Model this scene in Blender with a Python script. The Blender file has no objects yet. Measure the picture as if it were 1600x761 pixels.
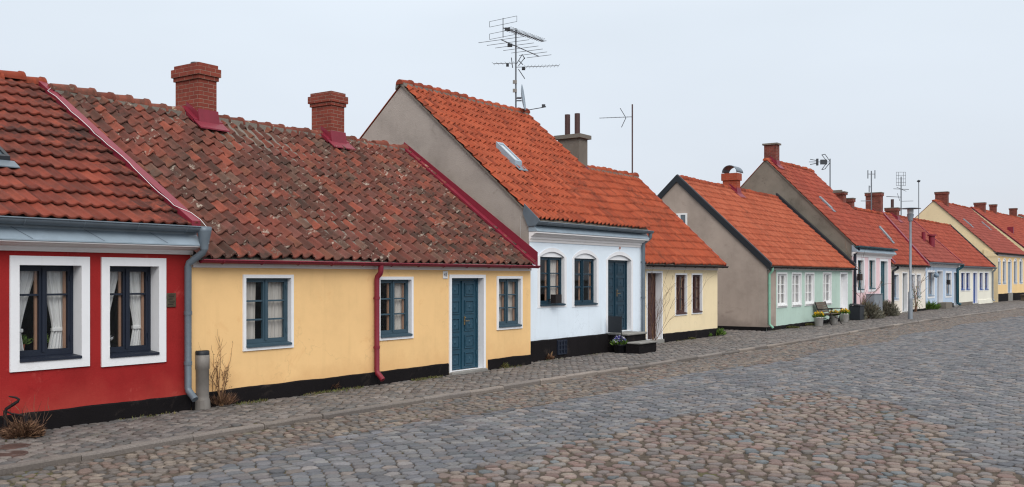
import bpy, math, random
import numpy as np
from mathutils import Vector, Matrix
from mathutils.geometry import tessellate_polygon
random.seed(7); rng = np.random.default_rng(7)
R = math.radians
scene = bpy.context.scene
COL = scene.collection
# ------------------------------------------------------------------ camera
F, CX, HZ, EYE = 1500.0, 800.0, 434.0, 2.0     # focal (px of a 1600 px wide frame), centre, horizon row, eye height
PAVE = 0.10                                     # pavement level above the road
cam = bpy.data.objects.new('camera', bpy.data.cameras.new('camera'))
COL.objects.link(cam); scene.camera = cam
cam.location = (0, 0, EYE); cam.rotation_euler = (R(90), 0, 0)
cam.data.sensor_width = 36; cam.data.lens = 36*F/1600; cam.data.shift_y = (HZ-380.5)/1600
cam.data.clip_start = .1; cam.data.clip_end = 2000

def ground(px, py, z=PAVE):
    t = F*(EYE-z)/(py-HZ)
    return Vector(((px-CX)*t/F, t, z))

# ------------------------------------------------------------------ materials
def srgb(h):
    h = h.lstrip('#'); o = []
    for i in (0, 2, 4):
        c = int(h[i:i+2], 16)/255
        o.append(c/12.92 if c <= .04045 else ((c+.055)/1.055)**2.4)
    return (*o, 1)

class NT:
    def __init__(s, name):
        s.m = bpy.data.materials.new(name); s.m.use_nodes = True
        s.t = s.m.node_tree; s.t.nodes.clear()
        s.out = s.n('ShaderNodeOutputMaterial')
    def n(s, typ, **kw):
        nd = s.t.nodes.new(typ)
        for k, v in kw.items():
            if k.startswith('_'): setattr(nd, k[1:], v)
            else: nd.inputs[k.replace('__', ' ')].default_value = v
        return nd
    def l(s, a, b): s.t.links.new(a, b)
    def ramp(s, fac, stops, const=False):
        r = s.n('ShaderNodeValToRGB'); e = r.color_ramp.elements
        if const: r.color_ramp.interpolation = 'CONSTANT'
        while len(e) < len(stops): e.new(.5)
        for el, (p, c) in zip(e, stops): el.position = p; el.color = c if len(c) == 4 else (*c, 1)
        s.l(fac, r.inputs[0]); return r.outputs[0]
    def mix(s, fac, a, b, mode='MIX'):
        x = s.n('ShaderNodeMix', _data_type='RGBA', _blend_type=mode)
        for sock, v in ((x.inputs[0], fac), (x.inputs[6], a), (x.inputs[7], b)):
            if hasattr(v, 'is_linked'): s.l(v, sock)
            else: sock.default_value = v
        return x.outputs[2]
    def noise(s, scale, detail=4, rough=.6, vec=None, dist=0):
        nd = s.n('ShaderNodeTexNoise', Scale=scale, Detail=detail, Roughness=rough, Distortion=dist)
        if vec is not None: s.l(vec, nd.inputs['Vector'])
        return nd.outputs['Fac']
    def obj(s): return s.n('ShaderNodeTexCoord').outputs['Object']
    def pos(s): return s.n('ShaderNodeNewGeometry').outputs['Position']
    def uv(s): return s.n('ShaderNodeUVMap', _uv_map='UVMap').outputs[0]
    def rnd(s): return s.n('ShaderNodeAttribute', _attribute_name='rnd').outputs['Fac']
    def wn(s, v, k):
        m = s.n('ShaderNodeMath', _operation='MULTIPLY'); m.inputs[1].default_value = k; s.l(v, m.inputs[0])
        w = s.n('ShaderNodeTexWhiteNoise', _noise_dimensions='1D'); s.l(m.outputs[0], w.inputs['W'])
        return w.outputs['Value']
    def bsdf(s, col, rough=.8, bump=None, bs=.3, bd=.02, metal=0, spec=.3):
        b = s.n('ShaderNodeBsdfPrincipled', Roughness=rough, Metallic=metal)
        b.inputs['Specular IOR Level'].default_value = spec
        if hasattr(col, 'is_linked'): s.l(col, b.inputs['Base Color'])
        else: b.inputs['Base Color'].default_value = col
        if bump is not None:
            bn = s.n('ShaderNodeBump', Strength=bs, Distance=bd); s.l(bump, bn.inputs['Height']); s.l(bn.outputs[0], b.inputs['Normal'])
        s.l(b.outputs[0], s.out.inputs[0]); return b

def plaster(name, hexc, var=.14, bump=.35, patch=None, patch_amt=.25, splash=None, crack=.22):
    t = NT(name); o = t.obj(); c = srgb(hexc)
    dk = tuple(x*(1-var) for x in c[:3])+(1,); lt = tuple(min(1, x*(1+var*.6)) for x in c[:3])+(1,)
    col = t.ramp(t.noise(.9, 6, .65, o), [(.3, dk), (.5, c), (.72, lt)])
    if patch:
        f = t.ramp(t.noise(2.3, 5, .7, o, .6), [(.6, (0, 0, 0, 1)), (.72, (patch_amt,)*3+(1,))])
        col = t.mix(f, col, srgb(patch))
    # rain streaks: noise stretched in height
    mp = t.n('ShaderNodeMapping'); mp.inputs['Scale'].default_value = (5, 5, .35); t.l(o, mp.inputs[0])
    st = t.ramp(t.noise(1.4, 4, .6, mp.outputs[0]), [(.55, (1, 1, 1, 1)), (.85, (.93, .925, .92, 1))])
    col = t.mix(1.0, col, st, 'MULTIPLY')
    if crack:    # hairline cracks in scattered areas
        ds = t.n('ShaderNodeVectorMath', _operation='ADD'); nz = t.n('ShaderNodeTexNoise', Scale=3.0, Detail=4); t.l(o, nz.inputs['Vector']); t.l(o, ds.inputs[0]); t.l(nz.outputs['Color'], ds.inputs[1])
        vo = t.n('ShaderNodeTexVoronoi', _feature='DISTANCE_TO_EDGE', Scale=.75); t.l(ds.outputs[0], vo.inputs['Vector'])
        c1 = t.ramp(vo.outputs['Distance'], [(.0, (crack,)*3+(1,)), (.011, (0, 0, 0, 1))]); c2 = t.ramp(t.noise(.8, 2, .5, o), [(.5, (0, 0, 0, 1)), (.6, (1, 1, 1, 1))])
        col = t.mix(t.mix(1.0, c1, c2, 'MULTIPLY'), col, tuple(x*.45 for x in c[:3])+(1,))
    if splash:   # dirt splashed up from the pavement, ragged upper edge
        sx = t.n('ShaderNodeSeparateXYZ'); t.l(o, sx.inputs[0])
        a = t.n('ShaderNodeMath', _operation='MULTIPLY_ADD'); a.inputs[1].default_value = .9; t.l(t.noise(1.7, 5, .7, o), a.inputs[0]); t.l(sx.outputs[2], a.inputs[2])
        f = t.ramp(a.outputs[0], [(.62, (.5, .5, .5, 1)), (1.0, (0, 0, 0, 1))])
        col = t.mix(f, col, srgb(splash))
    t.bsdf(col, .9, t.noise(60, 5, .6, o), bump, .02, spec=.15); return t.m

def paint(name, hexc, rough=.5, var=.12, metal=0, spec=.35, bump=.1):
    t = NT(name); o = t.obj(); c = srgb(hexc)
    col = t.ramp(t.noise(3.5, 5, .65, o), [(.3, tuple(x*(1-var) for x in c[:3])+(1,)), (.7, tuple(min(1, x*(1+var*.5)) for x in c[:3])+(1,))])
    t.bsdf(col, rough, t.noise(25, 3, .5, o), bump, .01, metal, spec); return t.m

def tiles(name, stops, dirt='#3a3029', dirt_lo=.55, dirt_hi=.75, dirt_amt=.8, lichen=None, rough=.85):
    t = NT(name); o = t.obj(); r = t.rnd(); n = len(stops)
    col = t.ramp(t.wn(r, 917.3), [(i/n, srgb(h)) for i, h in enumerate(stops)], const=True)
    col = t.mix(.25, col, t.ramp(t.noise(1.1, 5, .65, o), [(.35, srgb(stops[0])), (.65, srgb(stops[-1]))]))
    f = t.ramp(t.noise(4.5, 7, .72, o), [(dirt_lo, (0, 0, 0, 1)), (dirt_hi, (dirt_amt,)*3+(1,))])
    big = t.ramp(t.noise(.55, 3, .5, o), [(.35, (.15, .15, .15, 1)), (.62, (1, 1, 1, 1))])
    f = t.mix(1.0, f, big, 'MULTIPLY')
    col = t.mix(f, col, srgb(dirt))
    mp = t.n('ShaderNodeMapping'); mp.inputs['Scale'].default_value = (3.2, .3, .3); t.l(o, mp.inputs[0])
    f = t.ramp(t.noise(2.2, 5, .65, mp.outputs[0]), [(.5, (0, 0, 0, 1)), (.72, (.55, .55, .55, 1))]); col = t.mix(f, col, srgb(dirt))
    if lichen:
        g = t.ramp(t.noise(9, 5, .7, o), [(.57, (0, 0, 0, 1)), (.63, (.75, .75, .75, 1))])
        g2 = t.ramp(t.wn(r, 331.7), [(.5, (0, 0, 0, 1)), (.9, (1, 1, 1, 1))])
        col = t.mix(t.mix(1.0, g, g2, 'MULTIPLY'), col, srgb(lichen))
    t.bsdf(col, rough, t.noise(45, 5, .65, o), .5, .015, spec=.2); return t.m

def brick(name, a, b, mortar, w=.23, h=.075, dirt=.4, dirtc='#33241f'):
    t = NT(name); u = t.uv()
    bt = t.n('ShaderNodeTexBrick', Color1=srgb(a), Color2=srgb(b), Mortar=srgb(mortar), Scale=1)
    bt.inputs['Brick Width'].default_value = w; bt.inputs['Row Height'].default_value = h; bt.inputs['Mortar Size'].default_value = .0055
    bt.inputs['Mortar Smooth'].default_value = .3; t.l(u, bt.inputs['Vector'])
    f = t.ramp(t.noise(3, 6, .7, t.obj()), [(.45, (0, 0, 0, 1)), (.75, (dirt,)*3+(1,))])
    col = t.mix(f, bt.outputs[0], srgb(dirtc))
    inv = t.n('ShaderNodeMath', _operation='SUBTRACT'); inv.inputs[0].default_value = 1; t.l(bt.outputs[1], inv.inputs[1])
    t.bsdf(col, .88, inv.outputs[0], .6, .02, spec=.2); return t.m

def stone(name, stops, moss=.0, big=None, bump=.5):
    t = NT(name); p = t.pos(); r = t.rnd(); n = len(stops)
    col = t.ramp(t.wn(r, 517.9), [(i/n, srgb(h)) for i, h in enumerate(stops)], const=True)
    v = t.ramp(t.wn(r, 77.7), [(0, (.72, .72, .72, 1)), (1, (1.18, 1.18, 1.18, 1))])
    col = t.mix(1.0, col, v, 'MULTIPLY')
    col = t.mix(1.0, col, t.ramp(t.noise(38, 6, .7, p), [(.3, (.7, .7, .7, 1)), (.7, (1.2, 1.2, 1.2, 1))]), 'MULTIPLY')
    col = t.mix(1.0, col, t.ramp(t.noise(.8, 4, .6, p), [(.3, (.84, .84, .86, 1)), (.7, (1.1, 1.09, 1.07, 1))]), 'MULTIPLY')
    if moss:
        f = t.ramp(t.noise(1.1, 6, .75, p), [(.62, (0, 0, 0, 1)), (.72, (moss,)*3+(1,))])
        col = t.mix(f, col, srgb('#5d6038'))
    t.bsdf(col, .72, t.noise(90, 4, .6, p), bump, .012, spec=.3); return t.m

def glass(name='window_glass'):
    t = NT(name)
    ge = t.n('ShaderNodeNewGeometry'); mi = t.n('ShaderNodeMapRange'); mi.inputs['To Min'].default_value = 1.42; mi.inputs['To Max'].default_value = 1/1.42
    t.l(ge.outputs['Backfacing'], mi.inputs[0]); fr = t.n('ShaderNodeFresnel'); t.l(mi.outputs[0], fr.inputs[0])   # same reflectance from both sides of a thin pane
    g = t.n('ShaderNodeBsdfGlossy', Roughness=.02, Color=(.8, .85, .9, 1))
    tr = t.n('ShaderNodeBsdfTransparent', Color=(.96, .97, .97, 1)); mx = t.n('ShaderNodeMixShader')
    t.l(fr.outputs[0], mx.inputs[0]); t.l(tr.outputs[0], mx.inputs[1]); t.l(g.outputs[0], mx.inputs[2])
    t.l(mx.outputs[0], t.out.inputs[0]); return t.m

def cloth(name, hexc):
    t = NT(name); b = t.n('ShaderNodeBsdfDiffuse', Color=srgb(hexc)); tl = t.n('ShaderNodeBsdfTranslucent', Color=srgb(hexc)); mx = t.n('ShaderNodeMixShader', Fac=.25)
    t.l(b.outputs[0], mx.inputs[1]); t.l(tl.outputs[0], mx.inputs[2]); t.l(mx.outputs[0], t.out.inputs[0]); return t.m

def leafmat(name, stops, rough=.7):
    t = NT(name); n = len(stops)
    col = t.ramp(t.wn(t.rnd(), 431.1), [(i/n, srgb(h)) for i, h in enumerate(stops)], const=True)
    t.bsdf(col, rough, spec=.2); return t.m

M = dict(
 red_wall=plaster('red_plaster', '#982828', .2, .28, '#bd5f57', .5, splash='#b0493f'),
 yellow_wall=plaster('yellow_plaster', '#efc68d', .09, .12, '#e3b27a', .5, splash='#d8a873'),
 blue_wall=plaster('pale_blue_plaster', '#e3eef8', .05, .4, '#cfdbe6', .5, splash='#b9bdc0'),
 cream_wall=plaster('cream_plaster', '#eddab4', .08, .15, '#c9a877', .2),
 grey_gable=plaster('grey_gable_render', '#a39a93', .2, .55, '#7f7771', .6),
 taupe_gable=plaster('taupe_render', '#a4968c', .2, .3, '#8a7b73', .6, splash='#7a6d66'),
 mint_wall=plaster('mint_plaster', '#b5cbc0', .08, .15),
 stone_gable=plaster('stone_gable_render', '#7d756b', .35, 1.0, '#55504a', .6),
 pink_wall=plaster('pink_plaster', '#ebccd0', .06, .3),
 ivory_wall=plaster('ivory_plaster', '#e9e0d4', .05, .3),
 sky_wall=plaster('light_blue_plaster', '#b9cbe0', .06, .3),
 milk_wall=plaster('off_white_plaster', '#e9e6d8', .05, .3),
 sand_wall=plaster('sand_gable_plaster', '#dccaa6', .06, .3),
 straw_wall=plaster('straw_plaster', '#eecd98', .06, .3),
 white=plaster('white_trim', '#e9e6e6', .06, .12, crack=0), trim=plaster('white_plaster_trim', '#e6e7ea', .06, .15, '#cfcdca', .4, crack=0),
 plinth=plaster('black_plinth', '#171416', .4, .5, '#453c38', .6, crack=0),
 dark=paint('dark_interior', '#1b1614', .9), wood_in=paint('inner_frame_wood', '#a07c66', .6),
 zinc=paint('zinc_grey', '#6a757f', .45, .18, .2), zinc_lt=paint('zinc_sheet', '#97a6b2', .45, .14, .1),
 maroon=paint('maroon_metal', '#7d2334', .5, .18), black_metal=paint('black_metal', '#20242a', .5), iron=paint('rusty_black_iron', '#1d1718', .7),
 navy=paint('navy_paint', '#1d2433', .5), slate=paint('slate_blue_paint', '#3a505d', .5), door_blue=paint('door_blue_paint', '#24485a', .45),
 dark_teal=paint('dark_teal_paint', '#193747', .45), brown=paint('brown_paint', '#4a3230', .55), white_paint=paint('white_paint', '#e6e6e6', .45, .05),
 teal=paint('teal_paint', '#1f4f5c', .45), mint_metal=paint('mint_metal', '#7fb09a', .5), cobalt=paint('cobalt_paint', '#2c4f93', .45), greygreen=paint('dark_green_paint', '#1d3a38', .5),
 blue_grey=paint('blue_grey_paint', '#8093a6', .5), steel=paint('galvanised_steel', '#8a9199', .45, .15, .3), cement=plaster('cement', '#777068', .2, .7), step=plaster('worn_step_stone', '#8c8a86', .2, .7),
 glass=glass(), curtain=cloth('curtain_cloth', '#ececec'), sheer=cloth('sheer_cloth', '#d6d0ca'),
 roof_red=tiles('red_interlocking_tiles', ['#853f30', '#753529', '#8d4534', '#683024', '#7e4032'], '#272220', .36, .55, .92),
 roof_old=tiles('old_mossy_tiles', ['#764137', '#82463a', '#653b33', '#8c4d3e', '#6c473d', '#80503f', '#5b3a31', '#794539', '#6f564a', '#7e4437', '#68483e', '#944f3e', '#5c3a33', '#744a42', '#4e342d'], '#3b322c', .41, .6, .88, '#aea294'),
 roof_orange=tiles('orange_tiles', ['#a14d33', '#96462e', '#a9553a', '#8b3f2a', '#a25036'], '#54332a', .44, .66, .78),
 roof_mint=tiles('light_orange_tiles', ['#a6583f', '#9c5039', '#ac5f46', '#954a34'], '#6b4236', .48, .72, .6),
 roof_far=tiles('brick_red_tiles', ['#98493a', '#8f4334', '#a05240', '#863e31'], '#603831', .46, .7, .6),
 roof_dusk=tiles('dull_red_tiles', ['#8e4a41', '#86443b', '#965046', '#7f4038'], '#633832', .5, .74, .55),
 ridge=tiles('ridge_tiles', ['#9f4b34', '#8d402c', '#a85438', '#803a2a'], '#4b342a', .46, .66, .75), ridge_old=tiles('old_ridge_tiles', ['#834739', '#763f34', '#8d5142', '#68392f'], '#453a33', .42, .62, .85, '#b3a68f'),
 brick=brick('red_brick', '#8a4538', '#783a30', '#987a6c'), brick_far=brick('dark_red_brick', '#84463c', '#6d3a32', '#8d7a70', dirt=.6), brick_or=brick('orange_brick', '#a85038', '#9c4832', '#a5705a'),
 soil=None)
# ------------------------------------------------------------------ mesh builder
class MB:
    def __init__(s): s.v = []; s.f = []; s.m = []; s.sm = []; s.r = []; s.mi = 0; s.smooth = False; s.rv = 0.0
    def add(s, vs, fs):
        k = len(s.v); s.v += [tuple(x) for x in vs]
        for f in fs: s.f.append([i+k for i in f]); s.m.append(s.mi); s.sm.append(s.smooth); s.r.append(s.rv)
    def box(s, a, b):
        (x0, y0, z0), (x1, y1, z1) = a, b
        x0, x1 = min(x0, x1), max(x0, x1); y0, y1 = min(y0, y1), max(y0, y1); z0, z1 = min(z0, z1), max(z0, z1)
        s.add([(x0,y0,z0),(x1,y0,z0),(x1,y1,z0),(x0,y1,z0),(x0,y0,z1),(x1,y0,z1),(x1,y1,z1),(x0,y1,z1)],
              [(3,2,1,0),(4,5,6,7),(0,1,5,4),(1,2,6,5),(2,3,7,6),(3,0,4,7)])
    def cbox(s, a, b, c=.01):   # box with chamfered vertical and horizontal edges (inset top and front)
        (x0, y0, z0), (x1, y1, z1) = a, b
        pr = [(x0+c,y0),(x1-c,y0),(x1,y0+c),(x1,y1-c),(x1-c,y1),(x0+c,y1),(x0,y1-c),(x0,y0+c)]
        lv = []
        for z, i in ((z0, c), (z0+c, 0), (z1-c, 0), (z1, c)):
            mx, my = (x0+x1)/2, (y0+y1)/2
            for x, y in pr: lv.append((x+(i if x < mx else -i), y+(i if y < my else -i), z))
        fs = [tuple(range(7, -1, -1)), tuple(range(24, 32))]
        for k in range(3):
            for i in range(8): fs.append((k*8+i, k*8+(i+1) % 8, k*8+8+(i+1) % 8, k*8+8+i))
        s.add(lv, fs)
    def prism(s, prof, u0, u1):  # closed profile in (w,z), extruded along u
        n = len(prof)
        vs = [(u0, w, z) for w, z in prof]+[(u1, w, z) for w, z in prof]
        s.add(vs, [tuple(range(n)), tuple(range(2*n-1, n-1, -1))]+[(i, i+n, (i+1) % n+n, (i+1) % n) for i in range(n)])
    def slabz(s, poly, z0, z1):  # polygon in (x,y) between two heights
        n = len(poly)
        vs = [(x, y, z0) for x, y in poly]+[(x, y, z1) for x, y in poly]
        s.add(vs, [tuple(range(n-1, -1, -1)), tuple(range(n, 2*n))]+[(i, (i+1) % n, (i+1) % n+n, i+n) for i in range(n)])
    def tube(s, pts, r, n=8, caps=True):
        pts = [Vector(p) for p in pts]; k = len(pts); rr = r if hasattr(r, '__len__') else [r]*k
        vs = []; up = None
        for i, p in enumerate(pts):
            d = (pts[min(i+1, k-1)]-pts[max(i-1, 0)]).normalized()
            if up is None: up = Vector((0, 0, 1)) if abs(d.z) < .9 else Vector((1, 0, 0))
            a = d.cross(up).normalized(); b = a.cross(d).normalized(); up = b
            for j in range(n):
                an = 2*math.pi*j/n; vs.append(p+a*(math.cos(an)*rr[i])+b*(math.sin(an)*rr[i]))
        fs = [(i*n+j, i*n+(j+1) % n, (i+1)*n+(j+1) % n, (i+1)*n+j) for i in range(k-1) for j in range(n)]
        sm = s.smooth; s.smooth = n > 4; s.add(vs, fs)
        if caps:
            s.smooth = False; s.add(vs[:n], [tuple(range(n))]); s.add(vs[-n:], [tuple(range(n-1, -1, -1))])
        s.smooth = sm
    def lathe(s, prof, c, n=20):  # (r,z) profile round a vertical axis through c
        vs = [(c[0]+r*math.cos(2*math.pi*j/n), c[1]+r*math.sin(2*math.pi*j/n), c[2]+z) for r, z in prof for j in range(n)]
        sm = s.smooth; s.smooth = True
        s.add(vs, [(i*n+j, i*n+(j+1) % n, (i+1)*n+(j+1) % n, (i+1)*n+j) for i in range(len(prof)-1) for j in range(n)]); s.smooth = sm
    def ring(s, outer, inner, y0, y1):  # band between two outlines in (u,z), front face at y0, back y1
        n = len(outer)
        vs = [(u, y0, z) for u, z in outer]+[(u, y0, z) for u, z in inner]+[(u, y1, z) for u, z in outer]+[(u, y1, z) for u, z in inner]
        fs = []
        for i in range(n):
            j = (i+1) % n
            fs += [(i, j, n+j, n+i), (2*n+j, 2*n+i, 3*n+i, 3*n+j), (i, 2*n+i, 2*n+j, j), (n+j, 3*n+j, 3*n+i, n+i)]
        s.add(vs, fs)
    def build(s, name, mats, parent=None, loc=None):
        me = bpy.data.meshes.new(name)
        me.from_pydata(s.v, [], s.f)
        mats = mats if isinstance(mats, (list, tuple)) else [mats]
        for m in mats: me.materials.append(m)
        if s.f:
            me.polygons.foreach_set('material_index', s.m); me.polygons.foreach_set('use_smooth', s.sm)
            at = me.attributes.new('rnd', 'FLOAT', 'FACE'); at.data.foreach_set('value', s.r)
            # box-projected UVs in metres
            uvl = me.uv_layers.new(name='UVMap'); n = len(me.loops)
            li = np.empty(n, np.int32); me.loops.foreach_get('vertex_index', li)
            co = np.empty(len(me.vertices)*3, np.float32); me.vertices.foreach_get('co', co); co = co.reshape(-1, 3)
            nr = np.empty(len(me.polygons)*3, np.float32); me.polygons.foreach_get('normal', nr); nr = np.abs(nr.reshape(-1, 3))
            lt = np.empty(len(me.polygons), np.int32); me.polygons.foreach_get('loop_total', lt)
            nl = np.repeat(nr, lt, 0); c = co[li]; uv = np.empty((n, 2), np.float32)
            ax = nl.argmax(1)
            uv[:, 0] = np.where(ax == 0, c[:, 1], c[:, 0]); uv[:, 1] = np.where(ax == 2, c[:, 1], c[:, 2])
            uvl.data.foreach_set('uv', uv.ravel())
        me.update()
        o = bpy.data.objects.new(name, me); COL.objects.link(o)
        if parent is not None: o.parent = parent
        if loc is not None: o.location = loc
        return o

def empty(name, loc, rz=0):
    e = bpy.data.objects.new(name, None); COL.objects.link(e); e.location = loc; e.rotation_euler = (0, 0, rz); e.empty_display_size = .2
    return e
def tag(o, label=None, cat=None, group=None, kind=None):
    if label: o['label'] = label
    if cat: o['category'] = cat
    if group: o['group'] = group
    if kind: o['kind'] = kind
    return o
def outline(u0, u1, z0, z1, arch=0, n=10):
    if arch <= 0: return [(u0, z0), (u0, z1), (u1, z1), (u1, z0)]
    c, h = (u0+u1)/2, (u1-u0)/2
    pts = [(u0, z0)]
    rad = (h*h+arch*arch)/(2*arch); zc = z1+arch-rad; a0 = math.asin(min(1, h/rad))
    if arch > h*.999: a0 = math.pi/2
    for i in range(n+1):
        a = -a0+2*a0*i/n; pts.append((c+rad*math.sin(a), zc+rad*math.cos(a)))
    return pts+[(u1, z0)]

# ------------------------------------------------------------------ houses
class House:
    def __init__(s, name, label, base, xv, xl, xr, group='houses in a row along the cobbled street'):
        P = ground(*base); d = Vector(((xv-CX)/F, 1, 0)).normalized()
        def hit(px):
            k = (px-CX)/F; t = (k*P.y-P.x)/(d.x-k*d.y); return P+d*t
        s.P = hit(xl); s.U = (hit(xr)-s.P).length; s.d = d; s.p = Vector((-d.y, d.x, 0))
        s.e = tag(empty(name, s.P, math.atan2(d.y, d.x)), label, 'house', group)
        s.holes = []; s.zc = EYE-PAVE
        c = Vector((0, 0, EYE))-s.P
        s.C = Vector((c.dot(d), c.dot(s.p), c.z))
    def ray(s, px, py):
        r = Vector(((px-CX)/F, 1, (HZ-py)/F)); return Vector((r.dot(s.d), r.dot(s.p), r.z))
    def uz(s, px, py, w=0):
        r = s.ray(px, py); t = (w-s.C.y)/r.y; return s.C.x+t*r.x, s.C.z+t*r.z
    def wz(s, px, py, u):
        r = s.ray(px, py); t = (u-s.C.x)/r.x; return s.C.y+t*r.y, s.C.z+t*r.z
    def uw(s, px, py, z=0):
        r = s.ray(px, py); t = (z-s.C.z)/r.z; return s.C.x+t*r.x, s.C.y+t*r.y
    def world(s, u, w, z=0): return s.P+s.d*u+s.p*w+Vector((0, 0, z))
    def mb(s): return MB()
    # roof line: eave pixel on the plane w=-ov, ridge pixel on the gable plane u
    def roofline(s, eave, ov, ridge, side):
        s.ov = ov; s.zE = s.uz(*eave, -ov)[1]; s.uR = 0 if side == 'L' else s.U
        s.wR, s.zR = s.wz(*ridge, s.uR)
        s.slope = (s.zR-s.zE)/(s.wR+ov); s.D = 2*s.wR
        print(s.e.name, 'U=%.2f zE=%.2f wR=%.2f zR=%.2f pitch=%.1f' % (s.U, s.zE, s.wR, s.zR, math.degrees(math.atan(s.slope))))
    def rz(s, w): return s.zE+(w+s.ov)*s.slope if w <= s.wR else s.zR-(w-s.wR)*s.slope
    def walls(s, mat, gable=None, plinth=None, pl_out=.03, pl_step=None, left=True, right=True, u0=0, facade_gap=.1):
        t = .24; zt = s.rz(0)-facade_gap
        b = MB(); ol = [(u0, -.1), (s.U, -.1), (s.U, zt), (u0, zt)]
        polys = [[Vector((u, z, 0)) for u, z in ol]]+[[Vector((u, z, 0)) for u, z in h] for h in s.holes]
        flat = [v for p in polys for v in p]
        b.add([(v.x, 0, v.y) for v in flat], [tuple(f) for f in tessellate_polygon(polys)])
        b.add([(v.x, t, v.y) for v in flat], [tuple(f) for f in tessellate_polygon(polys)])
        for h in s.holes:
            n = len(h); b.mi = 1
            b.add([(u, 0, z) for u, z in h]+[(u, t, z) for u, z in h], [(i, (i+1) % n, (i+1) % n+n, i+n) for i in range(n)])
        b.mi = 2
        g = .08
        prof = [(.002, -.1), (s.D, -.1), (s.D, s.rz(s.D)-g), (s.wR, s.zR-g), (.002, s.rz(.002)-g)]
        if left: b.prism(prof, u0+.004, u0+.2)
        if right: b.prism(prof, s.U-.2, s.U-.004)
        b.box((u0+.2, s.D-.2, -.1), (s.U-.2, s.D, s.rz(s.D)-.1))
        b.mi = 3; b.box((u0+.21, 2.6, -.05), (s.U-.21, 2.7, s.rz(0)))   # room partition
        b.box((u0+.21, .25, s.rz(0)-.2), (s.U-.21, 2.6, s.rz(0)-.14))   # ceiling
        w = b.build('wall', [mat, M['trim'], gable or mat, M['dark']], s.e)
        return w
    def plinth(s, u0, u1, ztop, out=.03, mat=None, back=True, z0=-.1):
        b = MB(); rnd = random.Random(int(u1*97)); n = max(4, int((u1-u0)/.13)); zz = 0; vs = []
        for k in range(n+1):
            zz = .72*zz+rnd.uniform(-.006, .006); u = u0+(u1-u0)*k/n; zt = ztop+zz; oo = out+rnd.uniform(-.003, .004)
            vs += [(u, -oo, z0), (u, -oo, zt-.014), (u, -oo+.01, zt), (u, 0, zt+.004)]
        b.add(vs, [(4*k+q, 4*k+4+q, 4*k+5+q, 4*k+1+q) for k in range(n) for q in range(3)]+[(0, 1, 2, 3), (4*n+3, 4*n+2, 4*n+1, 4*n)])
        return b.build('plinth', mat or M['plinth'], s.e)
    def roof(s, mat, ridge_mat, u0=None, u1=None, tw=.21, tl=.34, amp=.024, lip=.034, jit=.3, sag=.0, seed=1, mortar=False, ridge=True, nx=12):
        rg = np.random.default_rng(seed)
        u0 = -.03 if u0 is None else u0; u1 = s.U+.03 if u1 is None else u1
        L = u1-u0; w0, z0 = -s.ov, s.zE
        S = math.hypot(s.wR-w0, s.zR-z0); cw, cz = (s.wR-w0)/S, (s.zR-z0)/S
        nx = len(t) if False else nx
        nu, nv = max(1, round(L/tw)), max(1, round(S/tl)); du, dv = L/nu, S/nv
        t = np.concatenate([np.linspace(0, .58, 5), np.linspace(.58, 1.0, 6)[1:], [1.04, 1.1]])
        tm = t % 1.0; prof = np.where(tm < .58, -.55*amp*np.sin(np.pi*tm/.58), 1.0*amp*np.sin(np.pi*(tm-.58)/.42)); prof = prof-.1*amp
        V = np.zeros((nu, nv, 5, nx, 3)); I = np.arange(nu)[:, None, None, None]; J = np.arange(nv)[None, :, None, None]
        uu = u0+(I+t[None, None, None, :])*du
        vr = np.array([0, 0, .015, .5*dv, dv+.05])[None, None, :, None]
        hr = np.array([lip-.026, lip, lip+.002, lip*.55, .0])[None, None, :, None]
        a = rg.normal(0, 1, (nu, nv, 1, 1)); b_ = rg.normal(0, 1, (nu, nv, 1, 1)); c_ = rg.normal(0, 1, (nu, nv, 1, 1)); e_ = rg.normal(0, 1, (nu, nv, 1, 1))
        frow = np.array([1, 1, 1, .5, 0])[None, None, :, None]
        vv = J*dv+vr+jit*.03*a*frow+jit*.10*b_*(t-.5)*du*frow
        uu = uu+jit*.012*c_+0*vv
        hh = hr+prof[None, None, None, :]+jit*.012*np.abs(e_)*frow+jit*.02*b_*(t-.5)
        if sag: hh = hh+sag*(np.sin(uu*1.3+.5)*.5+np.sin(uu*.55+2)*.8)*(.35+.65*vv/S)+sag*.5*np.sin(vv*1.9+uu*.8)
        V[..., 0] = np.clip(uu, u0-.02, u1+.02); V[..., 1] = w0+vv*cw-hh*cz; V[..., 2] = z0+vv*cz+hh*cw
        base = (np.arange(nu*nv)*5*nx)[:, None, None]
        rows = np.array([0, 1, 2, 3])
        pat = []
        for r_ in (0, 2, 3):
            for k in range(nx-1): pat.append((r_*nx+k, r_*nx+k+1, (r_+1)*nx+k+1, (r_+1)*nx+k))
        for k in range(nx-1): pat.append((1*nx+k, 1*nx+k+1, 2*nx+k+1, 2*nx+k))
        pat = np.array(pat); Fc = (pat[None]+base.reshape(-1, 1, 1)).reshape(-1, 4)
        b = MB(); b.v = [tuple(x) for x in V.reshape(-1, 3).tolist()]; b.f = Fc.tolist(); nf = len(b.f)
        b.m = [0]*nf; b.sm = [True]*nf; b.r = np.repeat(rg.random(nu*nv), len(pat)).tolist()
        # sarking under the tiles and the plain rear slope
        b.mi = 1; g = .02
        b.prism([(w0+.02, z0-.02), (s.wR, s.zR-.02), (s.wR, s.zR-.07), (w0+.02, z0-.06)], u0+.01, u1-.01)
        b.mi = 0; b.rv = .37
        wb = s.D+s.ov; zb = s.zE
        b.prism([(s.wR, s.zR-.02), (wb, zb-.02), (wb, zb-.045), (s.wR, s.zR-.045)], max(u0, -.012)+.005, u1-.005)
        o = b.build('roof', [mat, M['cement']], s.e)
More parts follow.
